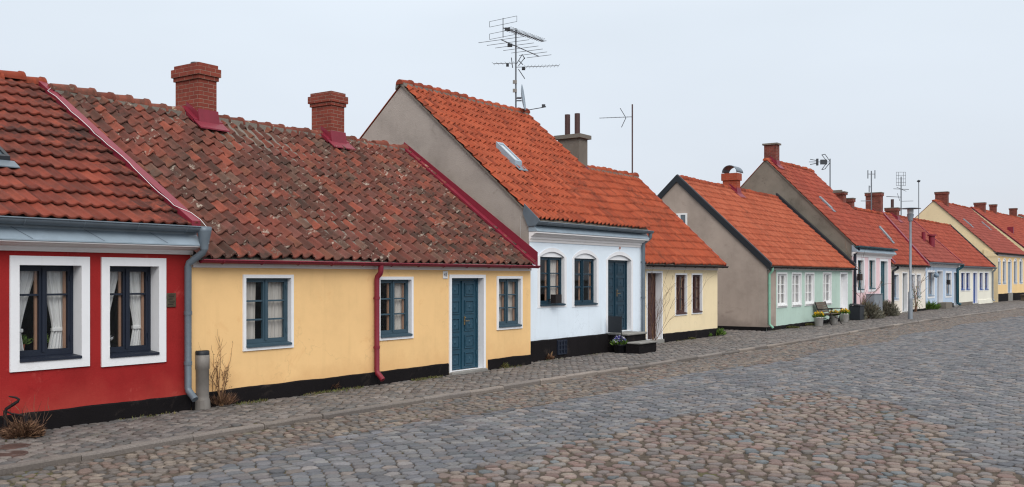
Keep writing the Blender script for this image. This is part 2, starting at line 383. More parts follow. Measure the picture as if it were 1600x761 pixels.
        if ridge:
            r = MB(); r.smooth = True; n = max(1, round(L/.36)); dl = L/n
            for i in range(n):
                r.rv = rg.random(); x0 = u0+i*dl-.02; x1 = u0+(i+1)*dl+.03; dz = rg.normal(0, .012)*(1+jit)
                if sag: dz += sag*(math.sin((x0)*1.3+.5)*.5+math.sin(x0*.55+2)*.8)
                vs = []; m = 9
                for x, ra, q in ((x0, .105, 0), (x1-.05, .125, .01), (x1-.05, .14, .012), (x1, .14, .012)):
                    for k in range(m):
                        an = R(-10)+R(200)*k/(m-1)
                        vs.append((x, s.wR+ra*1.05*math.cos(an), s.zR-.045+dz+q+ra*math.sin(an)))
                r.add(vs, [(q*m+k, q*m+k+1, q*m+m+k+1, q*m+m+k) for q in range(3) for k in range(m-1)])
                r.add(vs[:m], [tuple(range(m))]); r.add(vs[-m:], [tuple(range(m))])
            if mortar:
                r.mi = 1; r.smooth = False
                r.prism([(s.wR-.15, s.zR-.17), (s.wR, s.zR-.05), (s.wR+.15, s.zR-.17), (s.wR+.13, s.zR-.02), (s.wR-.13, s.zR-.02)], u0, u1)
            r.build('ridge', [ridge_mat, M['cement']], o)
        s.ro = o
        return o
    def strip(s, name, mat, u0, u1, h0, h1, w0=None, w1=None, rear=False):   # band following the roof slope
        w0 = -s.ov-.02 if w0 is None else w0; w1 = s.wR if w1 is None else w1
        c = math.sqrt(1+s.slope**2); k0, k1 = h0*c, h1*c
        b = MB(); z = s.rz
        pr = [(w0, z(w0)+k0), (w1, z(w1)+k0), (w1, z(w1)+k1), (w0, z(w0)+k1)]
        if rear:
            we = s.D+s.ov
            pr = [(w0, z(w0)+k0), (w1, z(w1)+k0), (we, z(w0)+k0), (we, z(w0)+k1), (w1, z(w1)+k1), (w0, z(w0)+k1)]
            b.prism(pr[:2]+pr[4:], u0, u1); b.prism([pr[1], pr[2], pr[3], pr[4]], u0, u1)
        else: b.prism(pr, u0, u1)
        return b.build(name, mat, s.e)
    def gutter(s, mat, u0, u1, r=.065, w=None, z=None, hooks=True):
        b = MB(); w = -s.ov-r*.55 if w is None else w; z = s.zE-.035 if z is None else z
        n = 9; pr = [(w+r*math.cos(R(180)+R(180)*i/n), z+r*math.sin(R(180)+R(180)*i/n)) for i in range(n+1)]
        pr += [(w+(r-.012)*math.cos(R(360)-R(180)*i/n), z+(r-.012)*math.sin(R(360)-R(180)*i/n)) for i in range(n+1)]
        m = len(pr); b.smooth = True
        vs = [(u0, a, c) for a, c in pr]+[(u1, a, c) for a, c in pr]
        b.add(vs, [(i, i+m, (i+1) % m+m, (i+1) % m) for i in range(m)])
        b.smooth = False
        b.prism(pr[:n+1], u0-.004, u0); b.prism(pr[:n+1], u1, u1+.004)
        b.tube([(u0, w-r, z), (u1, w-r, z)], .012, 6)
        if hooks:
            k = max(2, int((u1-u0)/.7))
            for i in range(k):
                x = u0+(i+.5)*(u1-u0)/k
                pp = [(w+(r+.004)*math.cos(R(180)+R(180)*j/6), z+(r+.004)*math.sin(R(180)+R(180)*j/6)) for j in range(7)]
                b.tube([(x, a, c) for a, c in pp]+[(x, w+r+.06, z+.05)], .008, 4)
        s.gw, s.gz = w, z
        return b.build('gutter', mat, s.e)
    def pipe(s, mat, u, wtop, ztop, zbot=.08, r=.045, wall=-.075, funnel=False, ub=None, kick=.14, joints=(.45, .8), shoe_mat=None):
        b = MB(); ub = u if ub is None else ub
        pts = [(u, wtop, ztop)]
        z1 = ztop-(.27 if funnel else .1); z2 = z1-abs(wtop-wall)*.9-.02
        pts += [(u, wtop, z1), (u, wtop+(wall-wtop)*.15, z1-.04), (ub, wall+(wtop-wall)*.1, z2), (ub, wall, z2-.05)]
        pts += [(ub, wall, zbot+.16)]
        if kick: pts += [(ub, wall-.02, zbot+.11), (ub+.0, wall-kick*.8, zbot+.03), (ub, wall-kick, zbot)]
        else: pts += [(ub, wall, zbot)]
        b.tube(pts, r, 12)
        for f in joints:
            z = zbot+(z2-zbot)*f
            b.tube([(ub, wall, z), (ub, wall, z+.05)], r+.007, 12)
            b.box((ub-.012, wall, z+.015), (ub+.012, .01, z+.035))
        if funnel:
            b.lathe([(r+.006, 0), (r+.01, .06), (r*2.0, .26), (r*2.1, .32), (r*1.9, .32)], (u, wtop, ztop-.27), 16)
        return b.build('downpipe', mat, s.e)
    def opening(s, L, Rr, T, B, arch_px=None):
        uL, zT = s.uz(L, T); _, zB = s.uz(L, B); uR = s.uz(Rr, HZ)[0]
        arch = 0
        if arch_px: arch = s.uz((L+Rr)/2, arch_px)[1]-zT
        return uL, uR, zB, zT, arch
    def trim(s, u0, u1, z0, z1, arch, tw, mat, parent, open_bottom=False, out=.025, bw=None):
        bw = tw if bw is None else bw
        oo = outline(u0-tw, u1+tw, z0-(0 if open_bottom else bw), z1+(tw if not arch else 0), arch+tw if arch else 0)
        ii = outline(u0, u1, z0, z1, arch)
        b = MB(); b.ring(oo, ii, -(.01 if arch else out), .0); o = b.build('surround', mat, parent); return o
    def window(s, L, Rr, T, B, frame, trim=.1, trim_mat=None, rec=.1, rows=(.33, .66), arch_px=None, curtain='straight', sill=True, sill_mat=None, mull=.035, cas=.034, outer=.03, shutters=False, seed=0, sill_out=.05, inner=True, bw=None, casements=2, cmat=None):
        u0, u1, z0, z1, arch = s.opening(L, Rr, T, B, arch_px)
        s.holes.append(outline(u0, u1, z0, z1, arch))
        fm = frame; b = MB(); y0, y1 = rec, rec+.05; zf = z1
        zb = z0+(.05 if sill else 0)
        b.box((u0, y0, zb), (u0+outer, y1, zf)); b.box((u1-outer, y0, zb), (u1, y1, zf))
        b.box((u0+outer, y0, zf-outer), (u1-outer, y1, zf)); b.box((u0+outer, y0, zb), (u1-outer, y1, zb+outer))
        ui0, ui1, zi0, zi1 = u0+outer, u1-outer, zb+outer, zf-outer
        cw = (ui1-ui0-mull*(casements-1))/casements; panes = []
        for c in range(casements):
            a0 = ui0+c*(cw+mull); a1 = a0+cw
            if c: b.box((a0-mull, y0-.012, zi0), (a0, y1, zi1))
            yy0 = y0+.006
            b.box((a0, yy0, zi0), (a0+cas, y1, zi1)); b.box((a1-cas, yy0, zi0), (a1, y1, zi1))
            b.box((a0+cas, yy0, zi1-cas), (a1-cas, y1, zi1)); b.box((a0+cas, yy0, zi0), (a1-cas, y1, zi0+cas))
            for q in rows:
                zz = zi0+cas+(zi1-zi0-2*cas)*q
                b.box((a0+cas, yy0+.008, zz-.013), (a1-cas, y1-.004, zz+.013))
            panes.append((a0+cas, a1-cas, zi0+cas, zi1-cas))
            for hz in (.12, .85):
                zz = zi0+(zi1-zi0)*hz; xx = a0 if c == 0 else a1
                b.box((xx-.012, y0-.012, zz), (xx+.012, y0+.008, zz+.07))
        if arch: # infill board over the straight frame head
            b.mi = 1; ol = outline(u0+.002, u1-.002, z1+.0, z1+.001, arch-.004)
            n = len(ol); b.add([(u, .03, z) for u, z in ol], [tuple(range(n))]); b.mi = 0
        w = b.build('window', [fm, M['trim']], s.e)
        g = MB()
        for a0, a1, c0, c1 in panes: g.add([(a0-.004, y0+.028, c0-.004), (a1+.004, y0+.028, c0-.004), (a1+.004, y0+.028, c1+.004), (a0-.004, y0+.028, c1+.004)], [(0, 1, 2, 3)])
        g.build('pane', M['glass'], w)
        if trim: s.trim(u0, u1, z0, z1, arch, trim, trim_mat or M['trim'], w, bw=bw)
        if sill:
            q = MB(); q.prism([(-sill_out, z0), (y1, z0), (y1, z0+.05), (y0-.004, z0+.05), (-sill_out, z0+.03)], u0+.004, u1-.004) if sill_out <= 0 else q.prism([(-sill_out, z0-.004), (y1, z0-.004), (y1, z0+.048), (y0-.004, z0+.048), (-sill_out, z0+.028)], u0-.0+.003, u1-.003)
            q.build('sill', sill_mat or fm, w)
        if inner:
            iw = MB()
            for a0, a1, c0, c1 in panes:
                iw.box((a0-.012, y1+.004, c0), (a0+.012, y1+.03, c1)); iw.box((a1-.03, y1+.004, c0), (a1+.012, y1+.03, c1))
            iw.build('inner_frame', M['wood_in'], w)
        yc = y1+.06; rg = random.Random(seed*31+int(L))
        def drape(fn, name='curtain'):
            c = MB(); c.smooth = True; nu, nv = 40, 14; vs = []
            for j in range(nv+1):
                v = j/nv
                x0, x1, amp = fn(v)
                for i in range(nu+1):
                    q = i/nu
                    vs.append((x0+(x1-x0)*q, yc+amp*(math.sin(q*2*math.pi*5+.7*math.sin(v*3+seed)+seed)+.5*math.sin(q*2*math.pi*8.3+seed*2+.8*v))*.8, zb+.02+(z1-zb-.03)*v))
            c.add(vs, [(j*(nu+1)+i, j*(nu+1)+i+1, (j+1)*(nu+1)+i+1, (j+1)*(nu+1)+i) for j in range(nv) for i in range(nu)])
            c.build(name, cmat or M['curtain'], w)
        W = u1-u0
        if curtain == 'tied':
            def left(v):
                k = .22+.27*((v-.28)/.72)**1.2 if v > .28 else .22+.06*(.28-v)/.28
                return u0-.03, u0+W*k, .02
            def right(v):
                k = .27+.23*((v-.28)/.72)**1.2 if v > .28 else .27+.08*(.28-v)/.28
                return u1-W*k, u1-W*.06, .02
            drape(left); drape(right)
            z = zb+(z1-zb)*.28
            tb = MB(); tb.cbox((u0-.03, yc-.03, z-.025), (u0+W*.24, yc+.03, z+.025), .008); tb.build('tieback', M['curtain'], w)
            tb = MB(); tb.cbox((u1-W*.29, yc-.03, z-.03), (u1-W*.05, yc+.03, z+.02), .008); tb.build('tieback', M['curtain'], w)
        elif curtain == 'straight':
            k1 = rg.uniform(.32, .4); k2 = rg.uniform(.34, .46)
            drape(lambda v: (u0-.02, u0+W*k1, .022)); drape(lambda v: (u1-W*k2, u1+.02, .022))
        elif curtain == 'half':
            drape(lambda v: (u1-W*.42, u1+.02, .022))
        elif curtain == 'full':
            drape(lambda v: (u0-.02, u1+.02, .02))
        return w, (u0, u1, zb, z1, yc)
    def door(s, L, Rr, T, B, mat, trim=.1, rec=.18, leaves=2, panels=5, arch_px=None, handle=True, zb=None, windows=False, carved=True, trim_mat=None, sill=True):
        u0, u1, z0, z1, arch = s.opening(L, Rr, T, B, arch_px)
        if zb is not None: z0 = zb
        s.holes.append(outline(u0, u1, z0-.001, z1, arch))
        b = MB(); y0, y1 = rec, rec+.05; fw = .05
        fr = MB(); fr.box((u0, y0-.02, z0), (u0+fw, y1, z1)); fr.box((u1-fw, y0-.02, z0), (u1, y1, z1)); fr.box((u0+fw, y0-.02, z1-fw), (u1-fw, y1, z1))
        lw = (u1-u0-2*fw)/leaves
        for k in range(leaves):
            a0, a1 = u0+fw+k*lw+.003, u0+fw+(k+1)*lw-.003
            b.box((a0, y0, z0+.012), (a1, y1, z1-fw-.003))
            m = lw*.17; H = z1-fw-z0-.04; ph = H/panels
            for j in range(panels):
                c0, c1 = z0+.03+j*ph+ph*.11, z0+.03+(j+1)*ph-ph*.11
                oo = outline(a0+m, a1-m, c0, c1); i1 = outline(a0+m+.022, a1-m-.022, c0+.022, c1-.022)
                b.ring(oo, i1, y0-.016, y0)
                i2 = outline(a0+m+.045, a1-m-.045, c0+.045, c1-.045)
                if a1-a0-2*m > .13:
                    b.box((i2[0][0], y0-.013, i2[0][1]), (i2[2][0], y0, i2[2][1]))
                    if carved:
                        cu, cz = (a0+a1)/2, (c0+c1)/2; q = min(.04, (a1-a0-2*m)*.2)
                        b.add([(cu-q, y0-.0135, cz), (cu, y0-.0135, cz-q*1.3), (cu+q, y0-.0135, cz), (cu, y0-.0135, cz+q*1.3), (cu, y0-.032, cz)], [(0, 1, 4), (1, 2, 4), (2, 3, 4), (3, 0, 4)])
            if k: b.box((a0-.03, y0-.028, z0+.02), (a0+.024, y0-.0005, z1-fw-.01))
            for hz in (.15, .5, .85):
                xx = a0 if k == 0 else a1
                b.tube([(xx, y0-.01, z0+(z1-z0)*hz), (xx, y0-.01, z0+(z1-z0)*hz+.09)], .012, 6)
        if arch:
            b.mi = 1; ol = outline(u0+.002, u1-.002, z1, z1+.001, arch-.004); b.add([(u, .04, z) for u, z in ol], [tuple(range(len(ol)))]); b.mi = 0
        d = b.build('door', [mat, M['trim']], s.e)
        fr.build('door_frame', mat, d)
        if trim: s.trim(u0, u1, z0-.02, z1, arch, trim, trim_mat or M['trim'], d, open_bottom=True)
        if handle:
            h = MB(); uh = (u0+u1)/2+(.05 if leaves == 2 else -.35*(u1-u0)); zh = z0+(z1-z0)*.53
            h.box((uh-.018, y0-.036, zh-.08), (uh+.018, y0-.028, zh+.1)); h.tube([(uh, y0-.03, zh), (uh, y0-.08, zh), (uh+.1, y0-.08, zh)], .009, 6)
            h.lathe([(.0, .0), (.022, .0), (.022, .02), (0, .02)], (uh, y0-.045, zh+.06), 8)
            h.build('handle', paint('aged_brass', '#8f7a58', .35, .2, .8), d)
        if sill:
            q = MB(); q.cbox((u0-trim+.01, -.09, -.06), (u1+trim-.01, y1, z0-.002), .015); q.build('threshold', M['step'], d)
        return d, (u0, u1, z0, z1)
    def cornice(s, mat, u0, u1, prof):
        b = MB(); b.prism(prof, u0, u1); return b.build('cornice', mat, s.e)
    def chimney(s, cx, ty, gw, uw, mat, caps, flash=None, base_drop=.25, w_off=0, label=None):
        w0 = s.wR-gw/2+w_off
        u0, zt = s.uz(cx, ty, w0); u1, w1 = u0+uw, w0+gw
        b = MB(); zb = min(s.rz(w0), s.rz(w1))-base_drop
        hcap = sum(c[0] for c in caps); z = zt-hcap
        b.box((u0, w0, zb), (u1, w1, z)); b.mi = 0
        for hh, o, mi in caps:
            b.mi = mi; b.box((u0-o, w0-o, z), (u1+o, w1+o, z+hh)); z += hh
        o_ = b.build('chimney', [mat, M['cement'], M['brick_far'], M['black_metal']], s.e)
        if flash:
            f = MB(); c = math.sqrt(1+s.slope**2); e = .13
            wa = w0-.22
            for (p0, p1, h0, h1, a, bb) in ((wa, w0, .055, .075, u0-e, u1+e), (w0-.02, s.wR, .03, .09, u0-e, u0), (w0-.02, s.wR, .03, .09, u1, u1+e)):
                f.prism([(p0, s.rz(p0)+h0*c), (p1, s.rz(p1)+h0*c), (p1, s.rz(p1)+h1*c), (p0, s.rz(p0)+h1*c)], a, bb)
            f.prism([(w0-.06, s.rz(w0-.06)+.05), (w0-.002, s.rz(w0)+.05), (w0-.002, s.rz(w0)+.3), (w0-.012, s.rz(w0)+.3)], u0-.03, u1+.03)
            f.prism([(w0-.012, s.rz(w0)+.04), (w0+gw/2, s.zR+.02), (w0+gw/2, s.zR+.2), (w0-.012, s.rz(w0)+.22)], u0-.02, u0-.002)
            f.build('flashing', flash, o_)
        return o_, (u0, u1, w0, w1, zt)
    def onroof(s, px, py):      # point of the roof plane seen at a pixel -> (u, w)
        r = s.ray(px, py); t = (s.zE+(s.C.y+s.ov)*s.slope-s.C.z)/(r.z-r.y*s.slope)
        return s.C.x+t*r.x, s.C.y+t*r.y
    def skylight(s, px, py, us, ws, fmat=None, up=.06, glass_mat=None):   # px,py: lower left corner
        u, w = s.onroof(px, py); c = math.sqrt(1+s.slope**2); ww = ws/c; z = s.rz; fr = .05
        def band(b, wa, wb, ua, ub, h0, h1): b.prism([(wa, z(wa)+h0*c), (wb, z(wb)+h0*c), (wb, z(wb)+h1*c), (wa, z(wa)+h1*c)], ua, ub)
        b = MB()
        band(b, w, w+ww, u, u+fr, .0, .05+up); band(b, w, w+ww, u+us-fr, u+us, .0, .05+up)
        band(b, w, w+fr/c, u+fr, u+us-fr, .0, .047+up); band(b, w+ww-fr/c, w+ww, u+fr, u+us-fr, .0, .047+up)
        b.mi = 1; band(b, w-.16, w-.004, u-.05, u+us+.05, .05, .062)
        o = b.build('skylight', [fmat or M['zinc'], M['zinc']], s.e)
        g = MB(); band(g, w+fr/c, w+ww-fr/c, u+fr, u+us-fr, .03, .035+up*.8); g.build('pane', glass_mat or M['sky_glass'], o)
        return o

t = NT('skylight_glass'); t.bsdf(srgb('#56626a'), .08, spec=.9); M['sky_glass'] = t.m
t = NT('acrylic_dome'); t.bsdf(srgb('#bfc3c5'), .5, spec=.6); M['acrylic'] = t.m
CAP_RED = [(.075, .03, 0), (.15, .06, 0), (.075, .02, 0)]
CAP_CEM = [(.08, .07, 1)]
CAP_FAR = [(.16, .045, 0), (.05, .06, 1)]

# ---- 1 red house
H1 = House('terraced_house', 'red plastered house with navy windows and grey zinc eaves, leftmost in the row', (62, 671), 1855, -560, 297)
h = H1; h.roofline((262, 351), .20, (66, 131), 'R')
w1, i1 = h.window(29, 126, 414, 566, M['navy'], trim=.115, rec=.17, rows=(.70,), curtain='tied', mull=.035, outer=.04, cas=.034, seed=1, sill_out=.04)
w2, i2 = h.window(170, 247, 415.5, 559, M['navy'], trim=.115, rec=.17, rows=(.70,), curtain='tied', mull=.035, outer=.04, cas=.034, seed=2, sill_out=.04)
ws = i2[0]-i1[0]
h.window(-290, -180, 410, 580, M['navy'], trim=.115, rec=.17, rows=(.70,), curtain='tied', mull=.035, outer=.04, cas=.034, seed=3, sill_out=.04)
h.walls(M['red_wall'], M['grey_gable'], left=True, facade_gap=.12)
h.plinth(0, h.U-.0, h.uz(62, 643)[1], .02)
h.roof(M['roof_red'], M['ridge'], u1=h.U-.02, tw=.175, tl=.38, amp=.02, lip=.045, jit=.2, seed=3)
zc1 = h.uz(0, 374.5, -.24)[1]; zc0 = h.uz(0, 391, -.05)[1]; zg = h.uz(0, 353, -.2)[1]
h.cornice(M['white'], 0, h.U+.02, [(0, zc0), (-.03, zc0), (-.05, zc0+.035), (-.05, zc0+.06), (-.14, zc0+.075), (-.16, zc1-.03), (-.24, zc1-.015), (-.24, zc1), (0, zc1)])
b = MB(); b.prism([(0, zc1+.003), (-.255, zc1+.003), (-.255, zc1+.02), (-.12, zg), (-.12, zg+.1), (0, zg+.1)], 0, h.U+.025)
cl = b.build('eaves_cladding', M['zinc_lt'], h.e)
for k in range(6):
    b = MB(); b.add([(x, w_, z_) for x, w_, z_ in ((h.U-.55-k*.95, -.255, zc1+.026), (h.U-.535-k*.95, -.255, zc1+.026), (h.U-.735-k*.95, -.12, zg+.006), (h.U-.75-k*.95, -.12, zg+.006))], [(0, 1, 2, 3)]); b.build('seam', M['zinc'], cl)
h.gutter(M['zinc'], 0, h.U+.12, .075, w=-.235, z=h.uz(0, 339, -.235)[1])
h.pipe(M['zinc'], h.U+.04, -.27, h.gz-.05, zbot=.17, r=.05, funnel=True, ub=h.U-.09, kick=.16, joints=(.25, .62))
h.strip('verge_flashing', M['maroon'], h.U-.13, h.U+.015, .0, .075)
h.skylight(-60, 252, .62, .75, M['black_metal'])
b = MB(); rnd = random.Random(2); pts = []
for k in range(26):
    w_ = h.wR-(h.wR+h.ov)*k/25; pts.append((h.U-.16+rnd.uniform(-.03, .03)+(.16 if k < 3 or k > 23 else 0), w_, h.rz(w_)+.1))
b.tube(pts+[(h.U+.1, -h.ov-.1, h.zE-.05), (h.U+.08, -h.ov-.12, h.zE-.25)], .0045, 5); b.build('cable', M['white_paint'], h.e)
# ---- 2 yellow house
H2 = House('terraced_house', 'long yellow house under an old mossy tile roof with two brick chimneys', (356, 632), 1830, 298, 829)
h = H2; h.roofline((302, 402), .14, (80, 140), 'L')
h.window(383.2, 453.5, 434.6, 543, M['slate'], trim=.055, rec=.06, rows=(.34, .67), curtain='straight', cmat=M['sheer'], seed=4, sill_out=.05, inner=False)
h.window(593, 641.7, 437, 527.5, M['slate'], trim=.055, rec=.06, rows=(.34, .67), curtain='half', cmat=M['sheer'], seed=5, sill_out=.05, inner=True)
h.window(778, 813, 435.5, 511.6, M['slate'], trim=.055, rec=.06, rows=(.34, .67), curtain='full', cmat=M['sheer'], seed=6, sill_out=.05, inner=True)
h.door(704.6, 754.5, 434.5, 577, M['door_blue'], trim=.07, rec=.14, zb=.05)
h.walls(M['yellow_wall'], M['yellow_wall'])
dl = h.uz(700, HZ)[0]; dr = h.uz(762, HZ)[0]
zp = h.uz(370, 607)[1]; h.plinth(.0, dl, zp, .02); h.plinth(dr, h.U-.0, zp-.02, .02)
h.roof(M['roof_old'], M['ridge_old'], u0=.0, u1=h.U-.05, tw=.225, tl=.31, amp=.05, lip=.034, jit=.6, sag=.022, seed=5, mortar=True)
zf = h.uz(320, 418)[1]
h.cornice(M['white'], 0.02, h.U-.01, [(0, zf), (-.03, zf), (-.035, zf+.09), (-.06, zf+.1), (-.07, h.zE-.0), (0, h.zE+.02)])
h.gutter(M['maroon'], .05, h.U+.05, .052)
up = h.uz(584, HZ)[0]
h.pipe(M['maroon'], up, h.gw, h.gz-.04, zbot=.10, r=.048, kick=.14, joints=(.3, .78))
b = MB(); up0 = h.U-.06; c = math.sqrt(1+h.slope**2)
b.prism([(-h.ov-.05, h.rz(-h.ov)-.05), (-h.ov-.05, h.rz(-h.ov)+.27), (h.wR+.02, h.zR+.17), (h.wR+.1, h.zR-.05)], h.U-.012, h.U+.0)
b.prism([(-h.ov-.05, h.rz(-h.ov-.05)+.02*c), (h.wR, h.zR+.02*c), (h.wR, h.zR+.07*c), (-h.ov-.05, h.rz(-h.ov-.05)+.07*c)], h.U-.16, h.U-.014)
b.build('wall_flashing', M['maroon'], h.e)
ch1, cb1 = h.chimney(311, 97, .7, .4, M['brick'], CAP_RED, M['maroon'], base_drop=.3)
f = MB(); f.lathe([(.06, -.02), (.06, .05), (.1, .05), (.1, .07), (0, .08)], ((cb1[0]+cb1[1])/2, (cb1[2]+cb1[3])/2, cb1[4]), 10); f.build('flue_cap', M['zinc'], ch1)
h.chimney(517.5, 142, .6, .4, M['brick'], CAP_RED, M['maroon'], base_drop=.3)
# ---- 3 pale blue house
H3 = House('terraced_house', 'pale blue-white house with arched openings and a tall orange roof', (825, 565), 1858, 827, 1003)
h = H3; h.roofline((832, 341), .20, (627, 129), 'L')
h.window(843.5, 881.5, 401, 478, M['dark_teal'], trim=.1, rec=.08, rows=(.34, .67), arch_px=393.5, curtain='half', cmat=M['sheer'], seed=7, bw=.05)
h.window(897, 931.8, 403.5, 477, M['dark_teal'], trim=.1, rec=.08, rows=(.34, .67), arch_px=396, curtain='none', seed=8, bw=.05)
h.door(949.6, 986, 406, 519, M['dark_teal'], trim=.1, rec=.14, arch_px=398.6, sill=False)
h.walls(M['blue_wall'], M['grey_gable'], right=True)
zp = h.uz(827, 533.5)[1]; ud = h.uz(951, HZ)[0]
h.plinth(-.12, ud, zp, .09)
h.plinth(ud+.002, h.U, zp-.05, .04)
h.roof(M['roof_orange'], M['ridge'], u0=-.06, u1=h.U+.02, tw=.2, tl=.34, amp=.046, lip=.04, jit=.3, seed=8, mortar=True)
zc1 = h.uz(831, 361, -.22)[1]; zc0 = h.uz(831, 374, -.05)[1]; zg = h.uz(831, 350, -.2)[1]
h.cornice(M['white'], -.02, h.U+.02, [(0, zc0-.05), (-.02, zc0-.05), (-.03, zc0), (-.055, zc0+.02), (-.06, zc0+.07), (-.12, zc0+.09), (-.14, zc1-.05), (-.22, zc1-.03), (-.22, zc1), (0, zc1)])
b = MB(); b.prism([(0, zc1+.003), (-.235, zc1+.003), (-.235, zc1+.02), (-.12, zg), (-.12, zg+.08), (0, zg+.08)], -.03, h.U+.03)
b.build('eaves_cladding', M['zinc_lt'], h.e)
h.gutter(M['zinc'], -.04, h.U+.12, .07, w=-.235, z=h.uz(831, 345.5, -.235)[1])
b = MB(); b.prism([(-.32, h.gz+.0), (-.3, h.gz+.06), (.1, h.gz+.42), (.14, h.gz+.2), (0, h.gz-.1), (-.2, h.gz-.09)], -.06, -.045); b.build('eaves_end_plate', M['zinc'], h.e)
h.pipe(M['zinc'], h.U+.04, h.gw, h.gz-.05, zbot=.1, r=.05, ub=h.U-.06, kick=.16)
h.skylight(805, 262, .3, .78, M['zinc_lt'], up=.09, glass_mat=M['acrylic'])
# cellar grate
ga, gb = h.uz(871, HZ, -.09)[0], h.uz(884, HZ, -.09)[0]
b = MB()
b.box((ga-.03, -.10, .08), (gb+.03, -.092, .43))
for k in range(4): x = ga+(gb-ga)*k/3; b.box((x-.012, -.125, .09), (x+.012, -.1005, .42))
for k in range(4): z = .1+.1*k; b.box((ga-.02, -.119, z-.012), (gb+.02, -.1003, z+.012))
b.build('cellar_grate', M['navy'], h.e)
# entrance steps
sa, sb = h.uz(953, HZ, -.12)[0], h.uz(1009, HZ, -.62)[0]; la, lb = h.uz(979, HZ, -.66)[0], h.uz(1026, HZ, -1.0)[0]
z1_ = h.uz(980, 521.5, -.66)[1]; z2_ = h.uz(1000, 535.5, -1.04)[1]
b = MB(); b.box((sa, -.62, -.1), (sb, -.095, z1_-.055)); b.mi = 1; b.cbox((sa-.03, -.66, z1_-.053), (sb+.02, -.041, z1_), .012)
b.mi = 0; b.box((la+.02, -1.0, -.1), (lb-.02, -.625, z2_-.05)); b.mi = 1; b.cbox((la, -1.04, z2_-.048), (lb, -.665, z2_), .012)
b.build('entrance_steps', [M['plinth'], M['step']], h.e)
b = MB(); ux = h.uz(951, HZ, -.14)[0]-.03; zs = h.uz(951, 494, -.14)[1]
b.box((ux, -.5, z1_+.02), (ux+.02, -.14, zs)); b.tube([(ux+.01, -.52, -.02), (ux+.01, -.52, zs+.02)], .014, 6)
b.build('step_screen', M['black_metal'], h.e)
# ---- 4 cream cottage
H4 = House('terraced_house', 'small cream cottage with brown door and brown windows', (1026, 536), 1855, 1001, 1121)
h = H4; h.roofline((1062, 413), .24, (990, 275), 'R')
h.door(1010.7, 1033, 426.5, 532, M['brown'], trim=.06, rec=.2, leaves=1, panels=4)
h.window(1055.3, 1071.8, 429.5, 491, M['brown'], trim=.05, rec=.05, rows=(.34, .67), curtain='none', seed=9)
h.window(1081, 1095.5, 429.5, 488.5, M['brown'], trim=.05, rec=.05, rows=(.34, .67), curtain='none', seed=10)
h.walls(M['cream_wall'], M['grey_gable'])
h.plinth(h.uz(1035, HZ)[0], h.U, h.uz(1024, 523)[1], .04)
h.roof(M['roof_orange'], M['ridge'], u0=-.35, u1=h.U+.1, tw=.2, tl=.34, amp=.046, lip=.04, jit=.35, seed=11, mortar=True)
h.cornice(M['white'], .01, h.U-.01, [(0, h.zE-.16), (-.03, h.zE-.16), (-.04, h.zE-.05), (-.07, h.zE-.04), (-.08, h.zE+.02), (0, h.zE+.05)])
h.gutter(M['iron'], -.1, h.U+.16, .05)
h.strip('verge_flashing', M['maroon'], h.U+.09, h.U+.13, -.05, .05)
ch4, cb4 = h.chimney(905, 209, .78, .5, M['cement'], [(.12, .09, 1)], M['maroon'], base_drop=.4)
f = MB()
for k in (-.19, .17):
    f.tube([((cb4[0]+cb4[1])/2, (cb4[2]+cb4[3])/2-k, cb4[4]-.02), ((cb4[0]+cb4[1])/2, (cb4[2]+cb4[3])/2-k, cb4[4]+.68)], .085, 12)
f.build('flue_pipe', M['brown'], ch4)
# ---- 5 mint house
H5 = House('terraced_house', 'mint green cottage with a taupe gable, black verges and white windows', (1201, 516.5), 1822, 1197.5, 1332)
h = H5; h.roofline((1215, 415.5), .16, (1058, 277), 'L')
for k, (a, c) in enumerate(((1214.6, 1228.6), (1237.5, 1251), (1258, 1271), (1286, 1298))):
    h.window(a, c, 428 if k < 3 else 427.5, 478.5-k*1.4, M['white_paint'], trim=.06, rec=.05, rows=(.34, .67), curtain='full', cmat=M['sheer'], seed=12+k, trim_mat=M['white_paint'], inner=False, sill_out=.07)
h.door(1313, 1323, 428, 486.5, M['white_paint'], trim=.08, rec=.2, leaves=1, panels=5)
# the little gable window
gw0, gz0 = h.wz(1074, 356, 0); gw1, gz1 = h.wz(1050, 334, 0)
h.walls(M['mint_wall'], M['taupe_gable'])
b = MB()
def gbox(b, a, c, z0, z1, x0, x1): b.box((x0, min(a, c), z0), (x1, max(a, c), z1))
fr_ = .06; mid = (gw0+gw1)/2
for a, c, z0_, z1_ in ((gw0, gw0+fr_, gz0, gz1), (gw1-fr_, gw1, gz0, gz1), (mid-.05, mid+.05, gz0, gz1)): gbox(b, a, c, z0_, z1_, -.05, .0)
for z0_, z1_ in ((gz0, gz0+fr_), (gz1-fr_, gz1)):
    gbox(b, gw0+fr_, mid-.05, z0_, z1_, -.05, .0); gbox(b, mid+.05, gw1-fr_, z0_, z1_, -.05, .0)
gbox(b, gw0-.05, gw1+.05, gz0-.05, gz0-.004, -.09, .0)
gbw = b.build('gable_window', M['white_paint'], h.e)
b = MB(); gbox(b, gw0+fr_, mid-.05, gz0+fr_, gz1-fr_, -.02, .003); gbox(b, mid+.05, gw1-fr_, gz0+fr_, gz1-fr_, -.02, .003); b.build('pane', M['sky_glass'], gbw)
b = MB(); b.prism([(-.012, .1), (0, .1), (0, h.rz(0)-.14), (-.012, h.rz(0)-.14)], .0, h.uz(1212, HZ)[0]); b.build('corner_render', M['taupe_gable'], h.e)
h.plinth(.0, h.uz(1311, HZ)[0], .13, .04)
b = MB(); b.box((-.03, .0, -.1), (.002, h.D, .13)); b.build('plinth', M['plinth'], h.e)
h.roof(M['roof_mint'], M['ridge'], u0=.06, u1=h.U-.3, tw=.205, tl=.345, amp=.042, lip=.038, jit=.16, seed=14)
